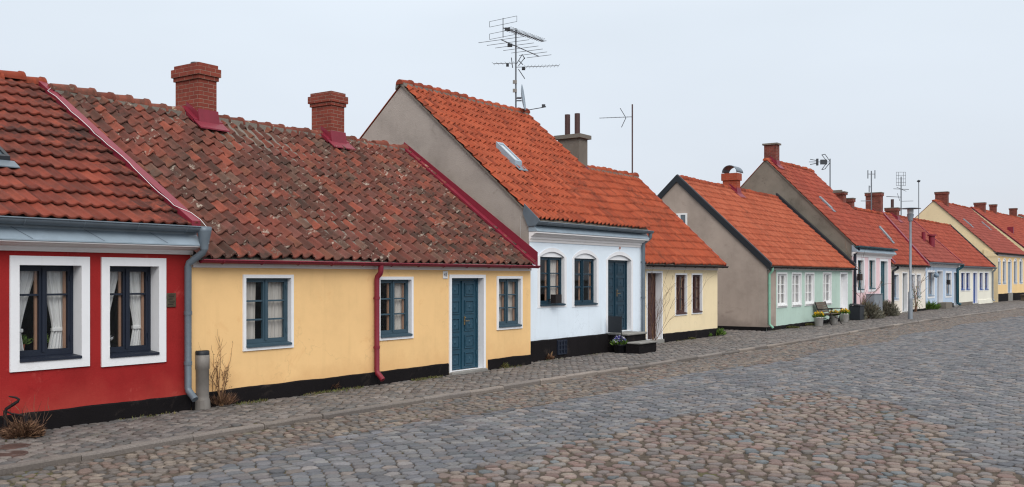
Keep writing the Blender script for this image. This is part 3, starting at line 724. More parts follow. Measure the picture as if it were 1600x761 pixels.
h.cornice(M['white'], .01, h.U-.01, [(0, h.zE-.14), (-.02, h.zE-.14), (-.02, h.zE+.05), (0, h.zE+.05)])
h.gutter(M['iron'], -.02, h.U-.02, .05)
h.pipe(M['mint_metal'], .1, h.gw, h.gz-.03, zbot=.1, r=.045)
h.strip('bargeboard', M['black_metal'], -.06, -.008, -.13, .07, rear=True)
h.strip('verge_flashing', M['black_metal'], -.007, .1, .02, .085)
h.strip('wall_flashing', M['black_metal'], h.U-.3, h.U-.01, .03, .16)
b = MB(); b.prism([(-h.ov-.02, h.rz(-h.ov)+.05), (h.wR, h.zR+.05), (h.wR, h.zR+.55), (-h.ov+.15, h.rz(-h.ov)+.75)], h.U-.009, h.U+.0); 
ch5, cb5 = h.chimney(1151, 270, .62, .42, M['brick_or'], [(.3, .05, 0)], M['maroon'])
f = MB(); n = 10; cw = (cb5[2]+cb5[3])/2; cz = cb5[4]
pr = [(cw+.33*math.cos(R(180)*i/n), cz+.04+.3*math.sin(R(180)*i/n)) for i in range(n+1)]+[(cw+.31*math.cos(R(180)-R(180)*i/n), cz+.04+.28*math.sin(R(180)-R(180)*i/n)) for i in range(n+1)]
m = len(pr); vs = [(cb5[0]-.05, a, c) for a, c in pr]+[(cb5[1]+.3, a, c) for a, c in pr]
f.smooth = True; f.add(vs, [(i, i+m, (i+1) % m+m, (i+1) % m) for i in range(m)]); f.smooth = False
for i in range(n): 
    j = 2*n+1-i; f.add([vs[i], vs[i+1], vs[j-1], vs[j]], [(0, 1, 2, 3)]); f.add([vs[m+i], vs[m+i+1], vs[m+j-1], vs[m+j]], [(3, 2, 1, 0)])
for uu in (cb5[0]-.04, cb5[1]+.03):
    for ww in (cw-.325, cw+.313): f.box((uu, ww, cz-.0), (uu+.012, ww+.012, cz+.08))
f.build('cowl', M['zinc'], ch5)
# ---- 6 pink house
H6 = House('terraced_house', 'pale pink house with teal door and grey stone gable', (1331, 498.8), 1885, 1331, 1392)
h = H6; h.roofline((1345, 384.5), .2, (1196, 248), 'L')
h.window(1339.5, 1349, 406.5, 453, M['teal'], trim=.13, rec=.13, rows=(.34, .67), curtain='half', seed=20, cmat=M['sheer'])
h.window(1357.5, 1367, 406.5, 451.5, M['teal'], trim=.13, rec=.13, rows=(.34, .67), curtain='half', seed=21, cmat=M['sheer'])
h.door(1375.4, 1386, 408, 480, M['teal'], trim=.13, rec=.15, leaves=2, panels=5)
h.walls(M['pink_wall'], M['stone_gable'])
h.plinth(0, h.uz(1374, HZ)[0], .35, .03)
h.roof(M['roof_far'], M['ridge'], u0=-.06, u1=h.U+.02, tw=.22, tl=.35, amp=.036, lip=.032, jit=.25, seed=16)
zc0 = h.uz(1336, 399)[1]; zc1 = h.uz(1336, 393, -.25)[1]; zg = h.uz(1336, 388, -.1)[1]
h.cornice(M['white'], -.02, h.U+.05, [(0, zc0-.06), (-.03, zc0-.06), (-.04, zc0+.05), (-.12, zc0+.07), (-.15, zc1-.04), (-.25, zc1-.02), (-.25, zc1), (0, zc1)])
b = MB(); b.prism([(0, zc1+.003), (-.27, zc1+.003), (-.27, zc1+.02), (-.1, zg+.1), (-.1, zg+.15), (0, zg+.15)], -.03, h.U+.06); b.build('eaves_cladding', M['zinc_lt'], h.e)
h.gutter(M['teal'], -.05, h.U+.1, .08, w=-.25, z=h.zE-.01)
h.pipe(M['navy'], .25, h.gw, h.gz-.04, zbot=.25, r=.06, kick=.2)
h.chimney(1213, 223, .62, .42, M['brick_far'], CAP_CEM, M['maroon'])
h.skylight(1298, 328, .3, .8, M['steel'], up=.05, glass_mat=M['acrylic'])
# ---- 7 ivory house
H7 = House('terraced_house', 'ivory white house with dark green door and maroon roof verge behind the lamp post', (1392, 490.8), 1905, 1392, 1446)
h = H7; h.roofline((1420, 414), .2, (1319, 323), 'L')
h.window(1395, 1403.5, 429.5, 468, M['blue_grey'], trim=.08, rec=.12, rows=(.34, .67), curtain='half', seed=22, cmat=M['sheer'])
h.door(1410, 1417, 427, 487, M['greygreen'], trim=.06, rec=.2, leaves=1, panels=4)
h.window(1423.5, 1429, 429.5, 465.5, M['blue_grey'], trim=.08, rec=.12, rows=(.34, .67), curtain='half', seed=23, cmat=M['sheer'])
h.window(1432.5, 1438, 429.5, 464.5, M['blue_grey'], trim=.08, rec=.12, rows=(.34, .67), curtain='half', seed=24, cmat=M['sheer'])
h.walls(M['ivory_wall'], M['ivory_wall'])
h.plinth(h.uz(1419, HZ)[0], h.U, .12, .03)
h.roof(M['roof_far'], M['ridge'], u0=-.4, u1=h.U, tw=.23, tl=.35, amp=.036, lip=.032, jit=.25, seed=17)
h.cornice(M['white'], .01, h.U-.01, [(0, h.zE-.2), (-.03, h.zE-.2), (-.05, h.zE+.03), (0, h.zE+.03)])
h.gutter(M['iron'], .02, h.U, .07); h.pipe(M['black_metal'], .45, h.gw, h.gz-.04, zbot=.1, r=.06, ub=.15)
h.strip('verge_flashing', M['maroon'], h.U-.3, h.U+.06, .0, .12); h.strip('wall_flashing', M['maroon'], -.2, .12, .02, .1, w1=.6)
h.chimney(1318, 296, .75, .45, M['brick_far'], [(.1, .06, 0), (.06, .08, 1), (.1, -.15, 1)], M['maroon'])
h.chimney(1332, 309, .5, .35, M['brick_far'], CAP_FAR)
h.skylight(1391, 377, .32, .95, M['steel'], up=.05, glass_mat=M['acrylic'])
# ---- 8 light blue house
H8 = House('terraced_house', 'light blue house with grey entrance block and teal downpipe', (1447, 484), 1925, 1446.5, 1497)
h = H8; h.roofline((1470, 410), .25, (1364, 331), 'L')
h.window(1449.6, 1459, 425.5, 463, M['blue_grey'], trim=.13, rec=.12, rows=(.34, .67), curtain='half', seed=25, cmat=M['sheer'])
h.door(1464.3, 1472.5, 424, 474.5, M['blue_grey'], trim=.06, rec=.35, leaves=1, panels=4)
h.window(1477.7, 1486, 426.5, 462, M['blue_grey'], trim=.13, rec=.12, rows=(.34, .67), curtain='half', seed=26, cmat=M['sheer'])
h.door(1490.2, 1494.5, 426, 477, M['blue_grey'], trim=.05, rec=.15, leaves=1, panels=3)
h.walls(M['sky_wall'], M['sky_wall'])
h.plinth(0, h.uz(1464, HZ)[0], .2, .03); h.plinth(h.uz(1473.5, HZ)[0], h.uz(1489.5, HZ)[0], .25, .03)
h.roof(M['roof_dusk'], M['ridge'], u0=0, u1=h.U, tw=.24, tl=.36, amp=.036, lip=.032, jit=.22, seed=18)
h.cornice(M['white'], .01, h.U-.01, [(0, h.zE-.3), (-.04, h.zE-.3), (-.06, h.zE-.15), (-.14, h.zE-.1), (-.16, h.zE+.0), (0, h.zE+.03)])
h.gutter(M['zinc'], .02, h.U+.1, .09); h.pipe(M['teal'], h.U-.05, h.gw, h.gz-.04, zbot=.12, r=.09, ub=h.U-.5, kick=.2)
h.strip('roof_divider', M['maroon'], h.U-.06, h.U+.06, .02, .09)
h.chimney(1376, 300, .9, .5, M['brick_far'], CAP_FAR, M['maroon'])
ch8, cb8 = h.chimney(1402, 324, .75, .5, M['brick_far'], CAP_FAR, M['maroon'])
f = MB(); f.tube([((cb8[0]+cb8[1])/2, (cb8[2]+cb8[3])/2, cb8[4]-.02), ((cb8[0]+cb8[1])/2, (cb8[2]+cb8[3])/2, cb8[4]+.55)], .1, 10); f.build('flue_pipe', M['brown'], ch8)
ua, wa = h.onroof(1443, 376); b = MB(); z = h.rz(wa); b.tube([(ua, wa, z-.05), (ua, wa, z+.55)], .12, 10); b.build('vent_pipe', M['maroon'], h.e)
ua, wa = h.onroof(1456, 385); b = MB(); z = h.rz(wa); b.tube([(ua, wa, z-.05), (ua, wa, z+.65)], .19, 12); b.tube([(ua, wa, z+.66), (ua, wa, z+.76)], .27, 12); b.build('vent_pipe', M['maroon'], h.e)
b = MB(); a_, c_ = h.uz(1463.5, HZ)[0], h.uz(1473.5, HZ)[0]; b.cbox((a_, -.55, -.05), (c_, -.05, .38), .02); b.build('entrance_steps', M['cement'], h.e)
# ---- 9 off-white house
H9 = House('terraced_house', 'off-white cottage with cobalt blue door and blue windows', (1498, 478), 1945, 1497.5, 1551)
h = H9; h.roofline((1520, 416), .2, (1424, 342), 'L')
for k, (a, c) in enumerate(((1501.2, 1507.2), (1509.2, 1515.2), (1530.2, 1535.8), (1538.3, 1544))):
    h.window(a, c, 426.5, 453.5-k*.3, M['cobalt'], trim=.08, rec=.1, rows=(.34, .67), curtain='none', seed=27+k)
h.door(1520.2, 1526.4, 426.5, 474, M['cobalt'], trim=.1, rec=.15, leaves=1, panels=4)
h.walls(M['milk_wall'], M['milk_wall'])
h.plinth(0, h.uz(1519, HZ)[0], .22, .04, M['cement']); h.plinth(h.uz(1528, HZ)[0], h.U, .3, .04, M['milk_wall'])
h.roof(M['roof_far'], M['ridge'], u0=0.02, u1=h.U-.1, tw=.25, tl=.38, amp=.036, lip=.032, jit=.22, seed=19)
h.cornice(M['white'], .01, h.U-.01, [(0, h.zE-.2), (-.04, h.zE-.2), (-.08, h.zE), (0, h.zE+.03)])
h.gutter(M['zinc'], .12, h.U, .09); h.pipe(M['steel'], h.U-.35, h.gw, h.gz-.04, zbot=.12, r=.06)
h.strip('verge_flashing', M['black_metal'], h.U-.25, h.U+.0, .0, .1)
# ---- 10 straw yellow house
H10 = House('terraced_house', 'straw yellow house with round-arched windows and a sand coloured gable', (1553, 472), 1985, 1552, 1601)
h = H10; h.roofline((1560, 394.5), .2, (1458.5, 313), 'L')
for k, (a, c) in enumerate(((1558.2, 1563.2), (1567, 1571.8), (1584.2, 1589), (1593, 1597.5), (1606, 1610.5))):
    if a < 1600: h.window(a, c, 408.5, 443-k*.3, M['blue_grey'], trim=.1, rec=.12, rows=(.34, .67), arch_px=404.8, curtain='none', seed=31+k)
h.door(1575, 1580.5, 409, 457.5, M['blue_grey'], trim=.1, rec=.15, leaves=1, panels=4, arch_px=405.5)
h.walls(M['straw_wall'], M['sand_wall'])
h.plinth(.0, h.uz(1574, HZ)[0], h.uz(1556, 459.5)[1], .05); h.plinth(h.uz(1581.5, HZ)[0], h.U, h.uz(1556, 459.5)[1], .05)
h.roof(M['roof_dusk'], M['ridge'], u0=-.08, u1=h.U, tw=.26, tl=.38, amp=.036, lip=.032, jit=.22, seed=21)
h.cornice(M['white'], .01, h.U-.01, [(0, h.zE-.25), (-.04, h.zE-.25), (-.08, h.zE), (0, h.zE+.03)])
h.gutter(M['iron'], .0, h.U, .08); h.pipe(M['black_metal'], .15, h.gw, h.gz-.04, zbot=.12, r=.09)
h.chimney(1480, 299, .95, .5, M['brick_far'], CAP_FAR)
h.skylight(1517, 354, .35, .8, M['steel'], up=.05, glass_mat=M['acrylic']); h.skylight(1545, 358, .35, .8, M['steel'], up=.05, glass_mat=M['acrylic'])
b = MB(); b.box((-.1, -.35, -.1), (.0-.004, .6, h.uz(1540, 398, 0)[1]-.1)); b.prism([(-.4, h.uz(1540, 398, 0)[1]-.1), (.65, h.uz(1540, 398, 0)[1]-.1), (.65, h.uz(1540, 398, 0)[1]+.5), (.1, h.uz(1540, 398, 0)[1]+.28)], -.14, -.004)
b.build('party_wall', M['sand_wall'], h.e)
# ---- 11, 12 the last houses, mostly cut by the frame
H11 = House('terraced_house', 'far house with a brighter red roof and two chimneys beyond the straw yellow house', (1601, 466.6), 2010, 1601, 1690)
h = H11; h.roofline((1610, 391), .2, (1517, 324), 'L')
for a, c in ((1612, 1617), (1630, 1635), (1660, 1666)): h.window(a, c, 408.5, 440, M['white_paint'], trim=.1, rec=.1, curtain='none')
h.door(1643, 1649, 410, 462, M['brown'], trim=.1, rec=.15, leaves=1, panels=4)
h.walls(M['milk_wall'], M['sand_wall']); h.plinth(0, h.uz(1642, HZ)[0], .4, .05)
h.roof(M['roof_far'], M['ridge'], u0=0.02, u1=h.U, tw=.26, tl=.38, amp=.036, lip=.032, jit=.22, seed=22)
h.gutter(M['iron'], .0, h.U, .08); h.strip('roof_divider', M['maroon'], -.05, .06, .02, .09)
h.chimney(1538.5, 316, .95, .5, M['brick_far'], CAP_FAR); h.chimney(1556, 319, .6, .45, M['brick_far'], CAP_FAR)
ua, wa = h.onroof(1583, 366); b = MB(); z = h.rz(wa); b.box((ua, wa, z-.1), (ua+.35, wa+.5, z+.7)); b.build('vent_pipe', M['maroon'], h.e)
H12 = House('terraced_house', 'farthest house at the right edge with a grey gable', (1690, 458.5), 2030, 1690, 1760)
h = H12; h.roofline((1700, 384), .2, (1592, 335.5), 'L')
h.window(1700, 1706, 404, 436, M['white_paint'], trim=.1, rec=.1, curtain='none'); h.window(1730, 1737, 404, 435, M['white_paint'], trim=.1, rec=.1, curtain='none')
h.walls(M['ivory_wall'], M['grey_gable']); h.plinth(0, h.U, .4, .05)
h.roof(M['roof_far'], M['ridge'], u1=h.U, tw=.26, tl=.38, amp=.036, lip=.032, jit=.22, seed=23); h.gutter(M['iron'], .0, h.U, .08)
h.chimney(1588, 325, .8, .5, M['brick_far'], CAP_FAR, w_off=.2)
# ------------------------------------------------------------------ ground, kerb, paving stones
def soil(name, a, b, g):
    t = NT(name); p = t.pos()
    col = t.ramp(t.noise(6, 6, .7, p), [(.35, srgb(a)), (.65, srgb(b))])
    f = t.ramp(t.noise(.9, 5, .7, p), [(.56, (0, 0, 0, 1)), (.68, (.8, .8, .8, 1))])
    col = t.mix(f, col, srgb(g)); t.bsdf(col, .95, t.noise(50, 4, .6, p), .6, .02, spec=.1); return t.m
M['soil'] = soil('joint_soil', '#463f38', '#5a5148', '#55552f')
t = NT('distant_paving'); p = t.pos(); v = t.n('ShaderNodeTexVoronoi', Scale=5.0); t.l(p, v.inputs['Vector'])
col = t.ramp(v.outputs['Distance'], [(.0, srgb('#7e7f82')), (.55, srgb('#6c6b6c')), (.75, srgb('#3f3b38'))]); col = t.mix(.35, col, v.outputs['Color'], 'SOFT_LIGHT'); t.bsdf(col, .8, spec=.25); M['far_paving'] = t.m
kerb_px = [(0, 732), (250, 689), (500, 648), (781, 604), (1000, 570.5), (1244, 533), (1424, 503.5), (1600, 480.5)]
kp = [ground(*q) for q in kerb_px]
kd0 = (kp[0]-kp[2]).normalized(); kd1 = (kp[-1]-kp[-3]).normalized()
K = [kp[0]+kd0*q for q in (16, 12, 8, 4)]+kp+[kp[-1]+kd1*q for q in (15, 32, 50, 70)]
def catmull(P, n=14):
    out = []
    for i in range(len(P)-1):
        a, b, c, d = P[max(i-1, 0)], P[i], P[i+1], P[min(i+2, len(P)-1)]
        for j in range(n):
            t_ = j/n; out.append(.5*((2*b)+(c-a)*t_+(2*a-5*b+4*c-d)*t_*t_+(3*b-a-3*c+d)*t_**3))
    return out+[P[-1]]
KC = catmull(K); kx = np.array([v.x for v in KC]); ky = np.array([v.y for v in KC])
dk = np.gradient(kx, ky)
def kerb_x(y): return np.interp(y, ky, kx)
def kerb_off(x, y):     # distance to the right of the kerb line
    return (x-kerb_x(y))/np.sqrt(1+np.interp(y, ky, dk)**2)
# ground sheet
g = MB(); S = 700; g.add([(-S, -S, .027), (S, -S, .027), (S, S, .027), (-S, S, .027)], [(0, 1, 2, 3)])
tag(g.build('ground', M['soil']), kind='structure')
# the rest of the open square beyond the single stones
g = MB(); g.add([(.56*6+3.2, 6, .029), (.56*94+3.2, 94, .029), (kerb_x(94)+1, 94, .029), (kerb_x(99)+4, 140, .029), (260, 260, .029), (260, -120, .029), (-60, -120, .029), (-60, 6, .029)][:1]+[(.56*94+3.2, 94, .029), (kerb_x(94)+1, 94, .029), (kerb_x(99)+4, 140, .029), (300, 200, .029), (300, -60, .029), (.56*6+3.2, -60, .029)], [(0, 1, 2, 3, 4, 5, 6)])
tag(g.build('square_paving', M['far_paving']), kind='structure')
# pavement slab (stones lie on it)
g = MB(); vs = []; n = len(KC)
for i, v in enumerate(KC):
    d = (KC[min(i+1, n-1)]-KC[max(i-1, 0)]); d.z = 0; d.normalize(); q = Vector((-d.y, d.x, 0))
    a = v+q*.1; b2 = v+q*9; vs += [(a.x, a.y, PAVE-.022), (b2.x, b2.y, PAVE-.022)]
g.add(vs, [(2*i, 2*i+2, 2*i+3, 2*i+1) for i in range(n-1)]); tag(g.build('pavement', M['soil']), kind='structure')
# kerb stones
M['kerb'] = stone('kerb_granite', ['#78706a', '#7f766f', '#716a65', '#827870'], .15)
g = MB(); s_ = 0; acc = [0]
for i in range(1, n): acc.append(acc[-1]+(KC[i]-KC[i-1]).length)
ka = np.array(acc)
def kat(s): return Vector((np.interp(s, ka, kx), np.interp(s, ka, ky), 0))
while s_ < ka[-1]-1.6:
    L = random.uniform(.9, 1.5); a, b2 = kat(s_+.006), kat(s_+L-.006); m = (a+b2)/2
    d = (b2-a).normalized(); q = Vector((-d.y, d.x, 0)); j = random.uniform(-.012, .012); zt = PAVE+.004+random.uniform(-.01, .012); wv = .105
    g.rv = random.random(); pr = [(0, -.1), (.0, zt-.025), (.012, zt-.008), (.03, zt), (wv, zt), (wv, -.1)]
    ns = 5; vv = []
    for k in range(ns):
        c = a+(b2-a)*(k/(ns-1)); jj = j+random.uniform(-.006, .006); jz = random.uniform(-.005, .005)
        vv += [tuple(c+q*(w+jj)+Vector((0, 0, z+(jz if z > 0 else 0)))) for w, z in pr]
    np_ = len(pr); g.smooth = False
    g.add(vv, [(k*np_+i, k*np_+i+1, (k+1)*np_+i+1, (k+1)*np_+i) for k in range(ns-1) for i in range(np_-1)]+[tuple(range(np_)), tuple(range((ns-1)*np_+np_-1, (ns-1)*np_-1, -1))])
    s_ += L
tag(g.build('kerb', M['kerb']), kind='structure')

def poly_in(x, y, P):
    ins = np.zeros(len(x), bool); j = len(P)-1
    for i in range(len(P)):
        (xi, yi), (xj, yj) = P[i], P[j]
        c = ((yi > y) != (yj > y)) & (x < (xj-xi)*(y-yi)/(yj-yi+1e-12)+xi); ins ^= c; j = i
    return ins
def gp(q): v = ground(q[0], q[1], .02); return (v.x, v.y)
WEDGE = [gp(q) for q in [(560, 815), (687, 761), (734, 734), (844, 706), (1000, 668), (1187, 630), (1270, 611), (1375, 627), (1450, 664), (1506, 705), (1530, 738), (1605, 748), (1760, 790), (1800, 900), (500, 900)]]
SPLIT = [gp(q) for q in [(1270, 611), (1420, 575), (1640, 530), (2600, 560), (2400, 900), (1530, 738), (1450, 664), (1375, 627)]]
def voronoi_r(P, nb, ang):      # distance to the cell border in K directions, from neighbour offsets
    out = np.full((len(P), len(ang)), 9.0); e = np.stack([np.cos(ang), np.sin(ang)], 1)
    for q in nb:
        d = q-P; dd = (d*d).sum(1)/2; pr = d@e.T
        r = np.where(pr > 1e-6, dd[:, None]/np.maximum(pr, 1e-6), 9.0); out = np.minimum(out, r)
    return out
def stones_mesh(name, mat, C, rad, ang, z, h, dome, seed, tilt=.02):
    rg = np.random.default_rng(seed); n, k = rad.shape
    rad = rad*(1+rg.normal(0, .035, rad.shape))
    e = np.stack([np.cos(ang), np.sin(ang)], 1)
    tl = rg.normal(0, tilt, (n, 2)); zj = rg.normal(0, .004, n)
    lv = [(1.0, -.035), (.98, h*.45), (.88 if dome < .01 else .8, h*.95), (.5, h+dome*.8)]
    V = np.zeros((n, 4*k+1, 3))
    for i, (s, zz) in enumerate(lv):
        xy = rad[:, :, None]*s*e[None]
        V[:, i*k:(i+1)*k, :2] = C[:, None]+xy; V[:, i*k:(i+1)*k, 2] = z+zz+zj[:, None]+(xy*tl[:, None]).sum(2)*(i > 0)
    V[:, 4*k, :2] = C; V[:, 4*k, 2] = z+h+dome+zj
    f4 = [(i*k+j, i*k+(j+1) % k, (i+1)*k+(j+1) % k, (i+1)*k+j) for i in range(3) for j in range(k)]
    f3 = [(3*k+j, 3*k+(j+1) % k, 4*k) for j in range(k)]
    off = (np.arange(n)*(4*k+1))[:, None, None]
    q4 = (np.array(f4)[None]+off).reshape(-1, 4); q3 = (np.array(f3)[None]+off).reshape(-1, 3)
    me = bpy.data.meshes.new(name); nv = n*(4*k+1); me.vertices.add(nv); me.vertices.foreach_set('co', V.ravel())
    nl = q4.size+q3.size; me.loops.add(nl); me.loops.foreach_set('vertex_index', np.concatenate([q4.ravel(), q3.ravel()]).astype(np.int32))
    npz = len(q4)+len(q3); me.polygons.add(npz)
    me.polygons.foreach_set('loop_start', np.concatenate([np.arange(len(q4))*4, len(q4)*4+np.arange(len(q3))*3]).astype(np.int32))
    me.polygons.foreach_set('use_smooth', np.ones(npz, bool))
    rv = rg.random(n); at = me.attributes.new('rnd', 'FLOAT', 'FACE'); at.data.foreach_set('value', np.concatenate([np.repeat(rv, len(f4)), np.repeat(rv, len(f3))]).astype(np.float32))
    me.update(calc_edges=True); me.validate(); me.materials.append(mat)
    o = bpy.data.objects.new(name, me); COL.objects.link(o); tag(o, kind='structure'); return o
def grid_stones(name, mat, org, dirv, su, sv, ru, rv, mask, gap, h, dome, z, seed, jit, k=10, power=None, brick=True, curve=0):
    rg = np.random.default_rng(seed); nu, nv = int((ru[1]-ru[0])/su), int((rv[1]-rv[0])/sv)
    I, J = np.meshgrid(np.arange(nu), np.arange(nv), indexing='ij')
    rowoff = (J % 2)*.5 if brick else 0
    rowj = rg.normal(0, .12, nv)[None, :] if brick else 0
    U = ru[0]+(I+rowoff+rowj+rg.normal(0, jit, I.shape))*su; Vv = rv[0]+(J+rg.normal(0, jit*(.45 if brick else 1), I.shape)+.18*np.sin(I*.23+J*.05))*sv
    P = np.stack([U, Vv], -1); ang = np.linspace(0, 2*np.pi, k, endpoint=False)
    c = P[2:-2, 2:-2].reshape(-1, 2); nb = []
    for a in (-2, -1, 0, 1, 2):
        for b_ in (-2, -1, 0, 1, 2):
            if a or b_: nb.append(P[2+a:nu-2+a, 2+b_:nv-2+b_].reshape(-1, 2))
    D = np.array(dirv)/np.hypot(*dirv); Nn = np.array([-D[1], D[0]]); O = np.array(org)
    wc = O+c[:, :1]*D+c[:, 1:]*Nn
    msk = mask(wc[:, 0], wc[:, 1])
    c = c[msk]; nb = [q[msk] for q in nb]; wc = wc[msk]
    if not len(c): return
    # squash so that rows of long stones pack like setts: measure in cell units
    sc = np.array([1/su, 1/sv]) if power == 'box' else np.array([1, 1])
    e = np.stack([np.cos(ang), np.sin(ang)], 1)
    r = np.full((len(c), k), 9.0)
    for q in nb:
        d = q-c; dd = (d*d).sum(1)/2; pr = d@e.T; r = np.minimum(r, np.where(pr > 1e-6, dd[:, None]/np.maximum(pr, 1e-6), 9.0))
    r = np.minimum(r, max(su, sv)*.8)-gap*(1+rg.normal(0, .35, (len(c), 1)))
    r = np.maximum(r, .02)
    if power == 'round': r = r*.35+.65*np.minimum(r, (r.mean(1, keepdims=True)*1.12))
    a0 = math.atan2(D[1], D[0])
    stones_mesh(name, mat, wc, r, ang+a0, z, h, dome, seed)
M['setts'] = stone('grey_setts', ['#5f6063', '#69696b', '#5a5b5f', '#706f6f', '#636469', '#757170', '#56585d', '#6b6a6d', '#666263', '#5d6063', '#746c68', '#666669'], .12)
M['cobble'] = stone('fieldstone_cobbles', ['#72645e', '#796a64', '#686260', '#7c6f67', '#6f6a66', '#735f59', '#62676a', '#7d7269', '#736a67', '#6b5a55', '#76685f'], .2)
M['edge_cobble'] = stone('edge_cobbles', ['#6b625c', '#736960', '#615b57', '#796e64', '#68605a', '#6d5d55', '#5f5e5d'], .5)
M['pave_sett'] = stone('pavement_setts', ['#6d6764', '#746e6a', '#63605d', '#78716c', '#69615d', '#716a66', '#5f5d5c'], .3)
lim = lambda x, y: (y > 6.5) & (x < .56*y+3.5) & (x > -.56*y-4) & (y < 95)
far = 44
sdir = (1900-CX, F)
org = (kp[2].x, kp[2].y)
ew = lambda y: 1.25+.02*y
road = lambda x, y: lim(x, y) & (kerb_off(x, y) > .06)
is_edge = lambda x, y: kerb_off(x, y) < ew(y)+.22*np.sin(y*.9)
wedge = lambda x, y: poly_in(x+.16*np.sin(y*2.9)+.1*np.sin(x*5.1+y*7), y+.22*np.sin(x*2.3+.4)+.12*np.sin(x*6.3), WEDGE)
split = lambda x, y: poly_in(x, y, SPLIT) & ~wedge(x, y)
grid_stones('edge_cobbles', M['edge_cobble'], org, sdir, .135, .12, (-22, 95), (-14, 14), lambda x, y: road(x, y) & is_edge(x, y) & ~wedge(x, y), .011, .010, .006, .032, 21, .26, power='round')
grid_stones('road_setts', M['setts'], org, sdir, .20, .13, (-16, 50), (-48, 8), lambda x, y: road(x, y) & ~is_edge(x, y) & ~wedge(x, y) & ~split(x, y) & (y < far), .006, .012, .0025, .032, 22, .08, k=12)
grid_stones('road_setts', M['setts'], org, sdir, .27, .2, (5, 110), (-60, 10), lambda x, y: road(x, y) & ~is_edge(x, y) & ~split(x, y) & (y >= far), .007, .012, .0025, .032, 25, .08, k=8)
grid_stones('road_setts', M['setts'], gp((1530, 738)), (.42, 4.56), .21, .13, (-12, 40), (-22, 8), lambda x, y: road(x, y) & split(x, y) & ~is_edge(x, y), .006, .012, .0025, .032, 23, .08, k=12)
grid_stones('road_cobbles', M['cobble'], gp((1000, 668)), (1, .25), .175, .138, (-14, 14), (-12, 10), lambda x, y: road(x, y) & wedge(x, y), .016, .011, .006, .033, 24, .32, k=12, power='round')
pv = lambda x, y: lim(x, y) & (kerb_off(x, y) < -.15) & (kerb_off(x, y) > -4.6)
grid_stones('pavement_setts', M['pave_sett'], org, (-sdir[1], sdir[0]), .17, .125, (-3, 9), (-95, 22), lambda x, y: pv(x, y), .007, .014, .003, PAVE-.018, 26, .1, k=10)
grid_stones('pavement_setts', M['pave_sett'], org, (-sdir[1], sdir[0]), .17, .125, (-9, 3), (-95, 22), lambda x, y: pv(x, y) & (kerb_off(x, y) > -99) & False, .007, .014, .003, PAVE-.018, 27, .1, k=10)

# ------------------------------------------------------------------ things on the walls and on the pavement
def gtext(name, txt, size, mat, parent, loc, rot, depth=.002):
    cu = bpy.data.curves.new(name, 'FONT'); cu.body = txt; cu.size = size; cu.extrude = depth; cu.align_x = 'CENTER'; cu.align_y = 'CENTER'
    tmp = bpy.data.objects.new(name, cu); COL.objects.link(tmp)
    me = bpy.data.meshes.new_from_object(tmp.evaluated_get(bpy.context.evaluated_depsgraph_get()))
    bpy.data.objects.remove(tmp); me.name = name
    o = bpy.data.objects.new(name, me); COL.objects.link(o); me.materials.clear(); me.materials.append(mat); o.parent = parent; o.location = loc; o.rotation_euler = rot; return o
def thing_at(h, name, u, w, z, label, cat, group=None):
    return tag(empty(name, h.world(u, w, z), math.atan2(h.d.y, h.d.x)), label, cat, group)
# bronze plaque
u, z = H1.uz(267, 469); e = thing_at(H1, 'wall_plaque', u, 0, z, 'small dark bronze plaque on the red wall beside the downpipe', 'plaque')
t = NT('bronze'); t.bsdf(t.ramp(t.noise(14, 5, .7, t.obj()), [(.35, srgb('#4b4034')), (.65, srgb('#5e5242'))]), .5, metal=.4); M['bronze'] = t.m
b = MB(); b.cbox((-.075, -.018, -.1), (.075, .0, .1), .006); b.build('plate', M['bronze'], e)
b = MB()
for k in range(7): b.box((-.058+.01*(k % 3), -.0205, .07-.022*k), (.05-.012*((k*5) % 4), -.0185, .077-.022*k))
b.build('lettering', M['iron'], e)
# house number signs
u, z = H2.uz(695.4, 429.5); e = thing_at(H2, 'house_number_sign', u, 0, z, 'small white number plate reading 41 left of the blue double door', 'number sign', 'house numbers')
b = MB(); b.cbox((-.075, -.014, -.075), (.075, .0, .075), .006); b.build('plate', M['white_paint'], e); gtext('number', '41', .11, M['iron'], e, (0, -.016, 0), (R(90), 0, 0))
u, z = H3.uz(968, 387.5); e = thing_at(H3, 'house_number_sign', u, -.0, z, 'small round number plate above the arched door of the pale blue house', 'number sign', 'house numbers')
b = MB(); b.tube([(0, 0, 0), (0, -.012, 0)], .06, 14); b.build('plate', M['white_paint'], e); b = MB(); b.tube([(0, -.0125, 0), (0, -.016, 0)], .035, 10); b.build('emblem', M['brick_or'], e)
u, z = H4.uz(1051, 434); e = thing_at(H4, 'house_number_sign', u, 0, z, 'tiny brass number on the cream wall right of the brown door', 'number sign', 'house numbers')
gtext('number', '7', .16, paint('brass_numeral', '#a2814f', .4, .1, .7), e, (0, -.006, 0), (R(90), 0, 0))
# gossip mirrors
for H, px, py, lab in ((H3, 873, 467, 'dark box mirror on the sill of the first arched window of the pale blue house'), (H6, 1346, 433, 'dark box mirror on the first window of the pink house'), (H8, 1484, 441, 'dark box mirror on the second window of the light blue house')):
    u, z = H.uz(px, py, -.2); s = .13 if H is H3 else .19
    e = thing_at(H, 'window_mirror', u, 0, z, lab, 'window mirror', 'window mirrors')
    b = MB(); b.box((-s, -.2, -.8*s), (s, -.19, .8*s)); b.box((-s, -.19, -.8*s), (-s+.012, -.06, .8*s)); b.box((s-.012, -.19, -.8*s), (s, -.06, .8*s)); b.build('case', M['iron'], e)
    b = MB(); b.tube([(0, -.19, -.02), (0, .1, -.02)], .012, 6); b.build('bracket', M['iron'], e)
    b = MB(); b.box((-s+.02, -.187, -.8*s+.02), (s-.02, -.183, .8*s-.02)); b.build('glass', M['sky_glass'], e)
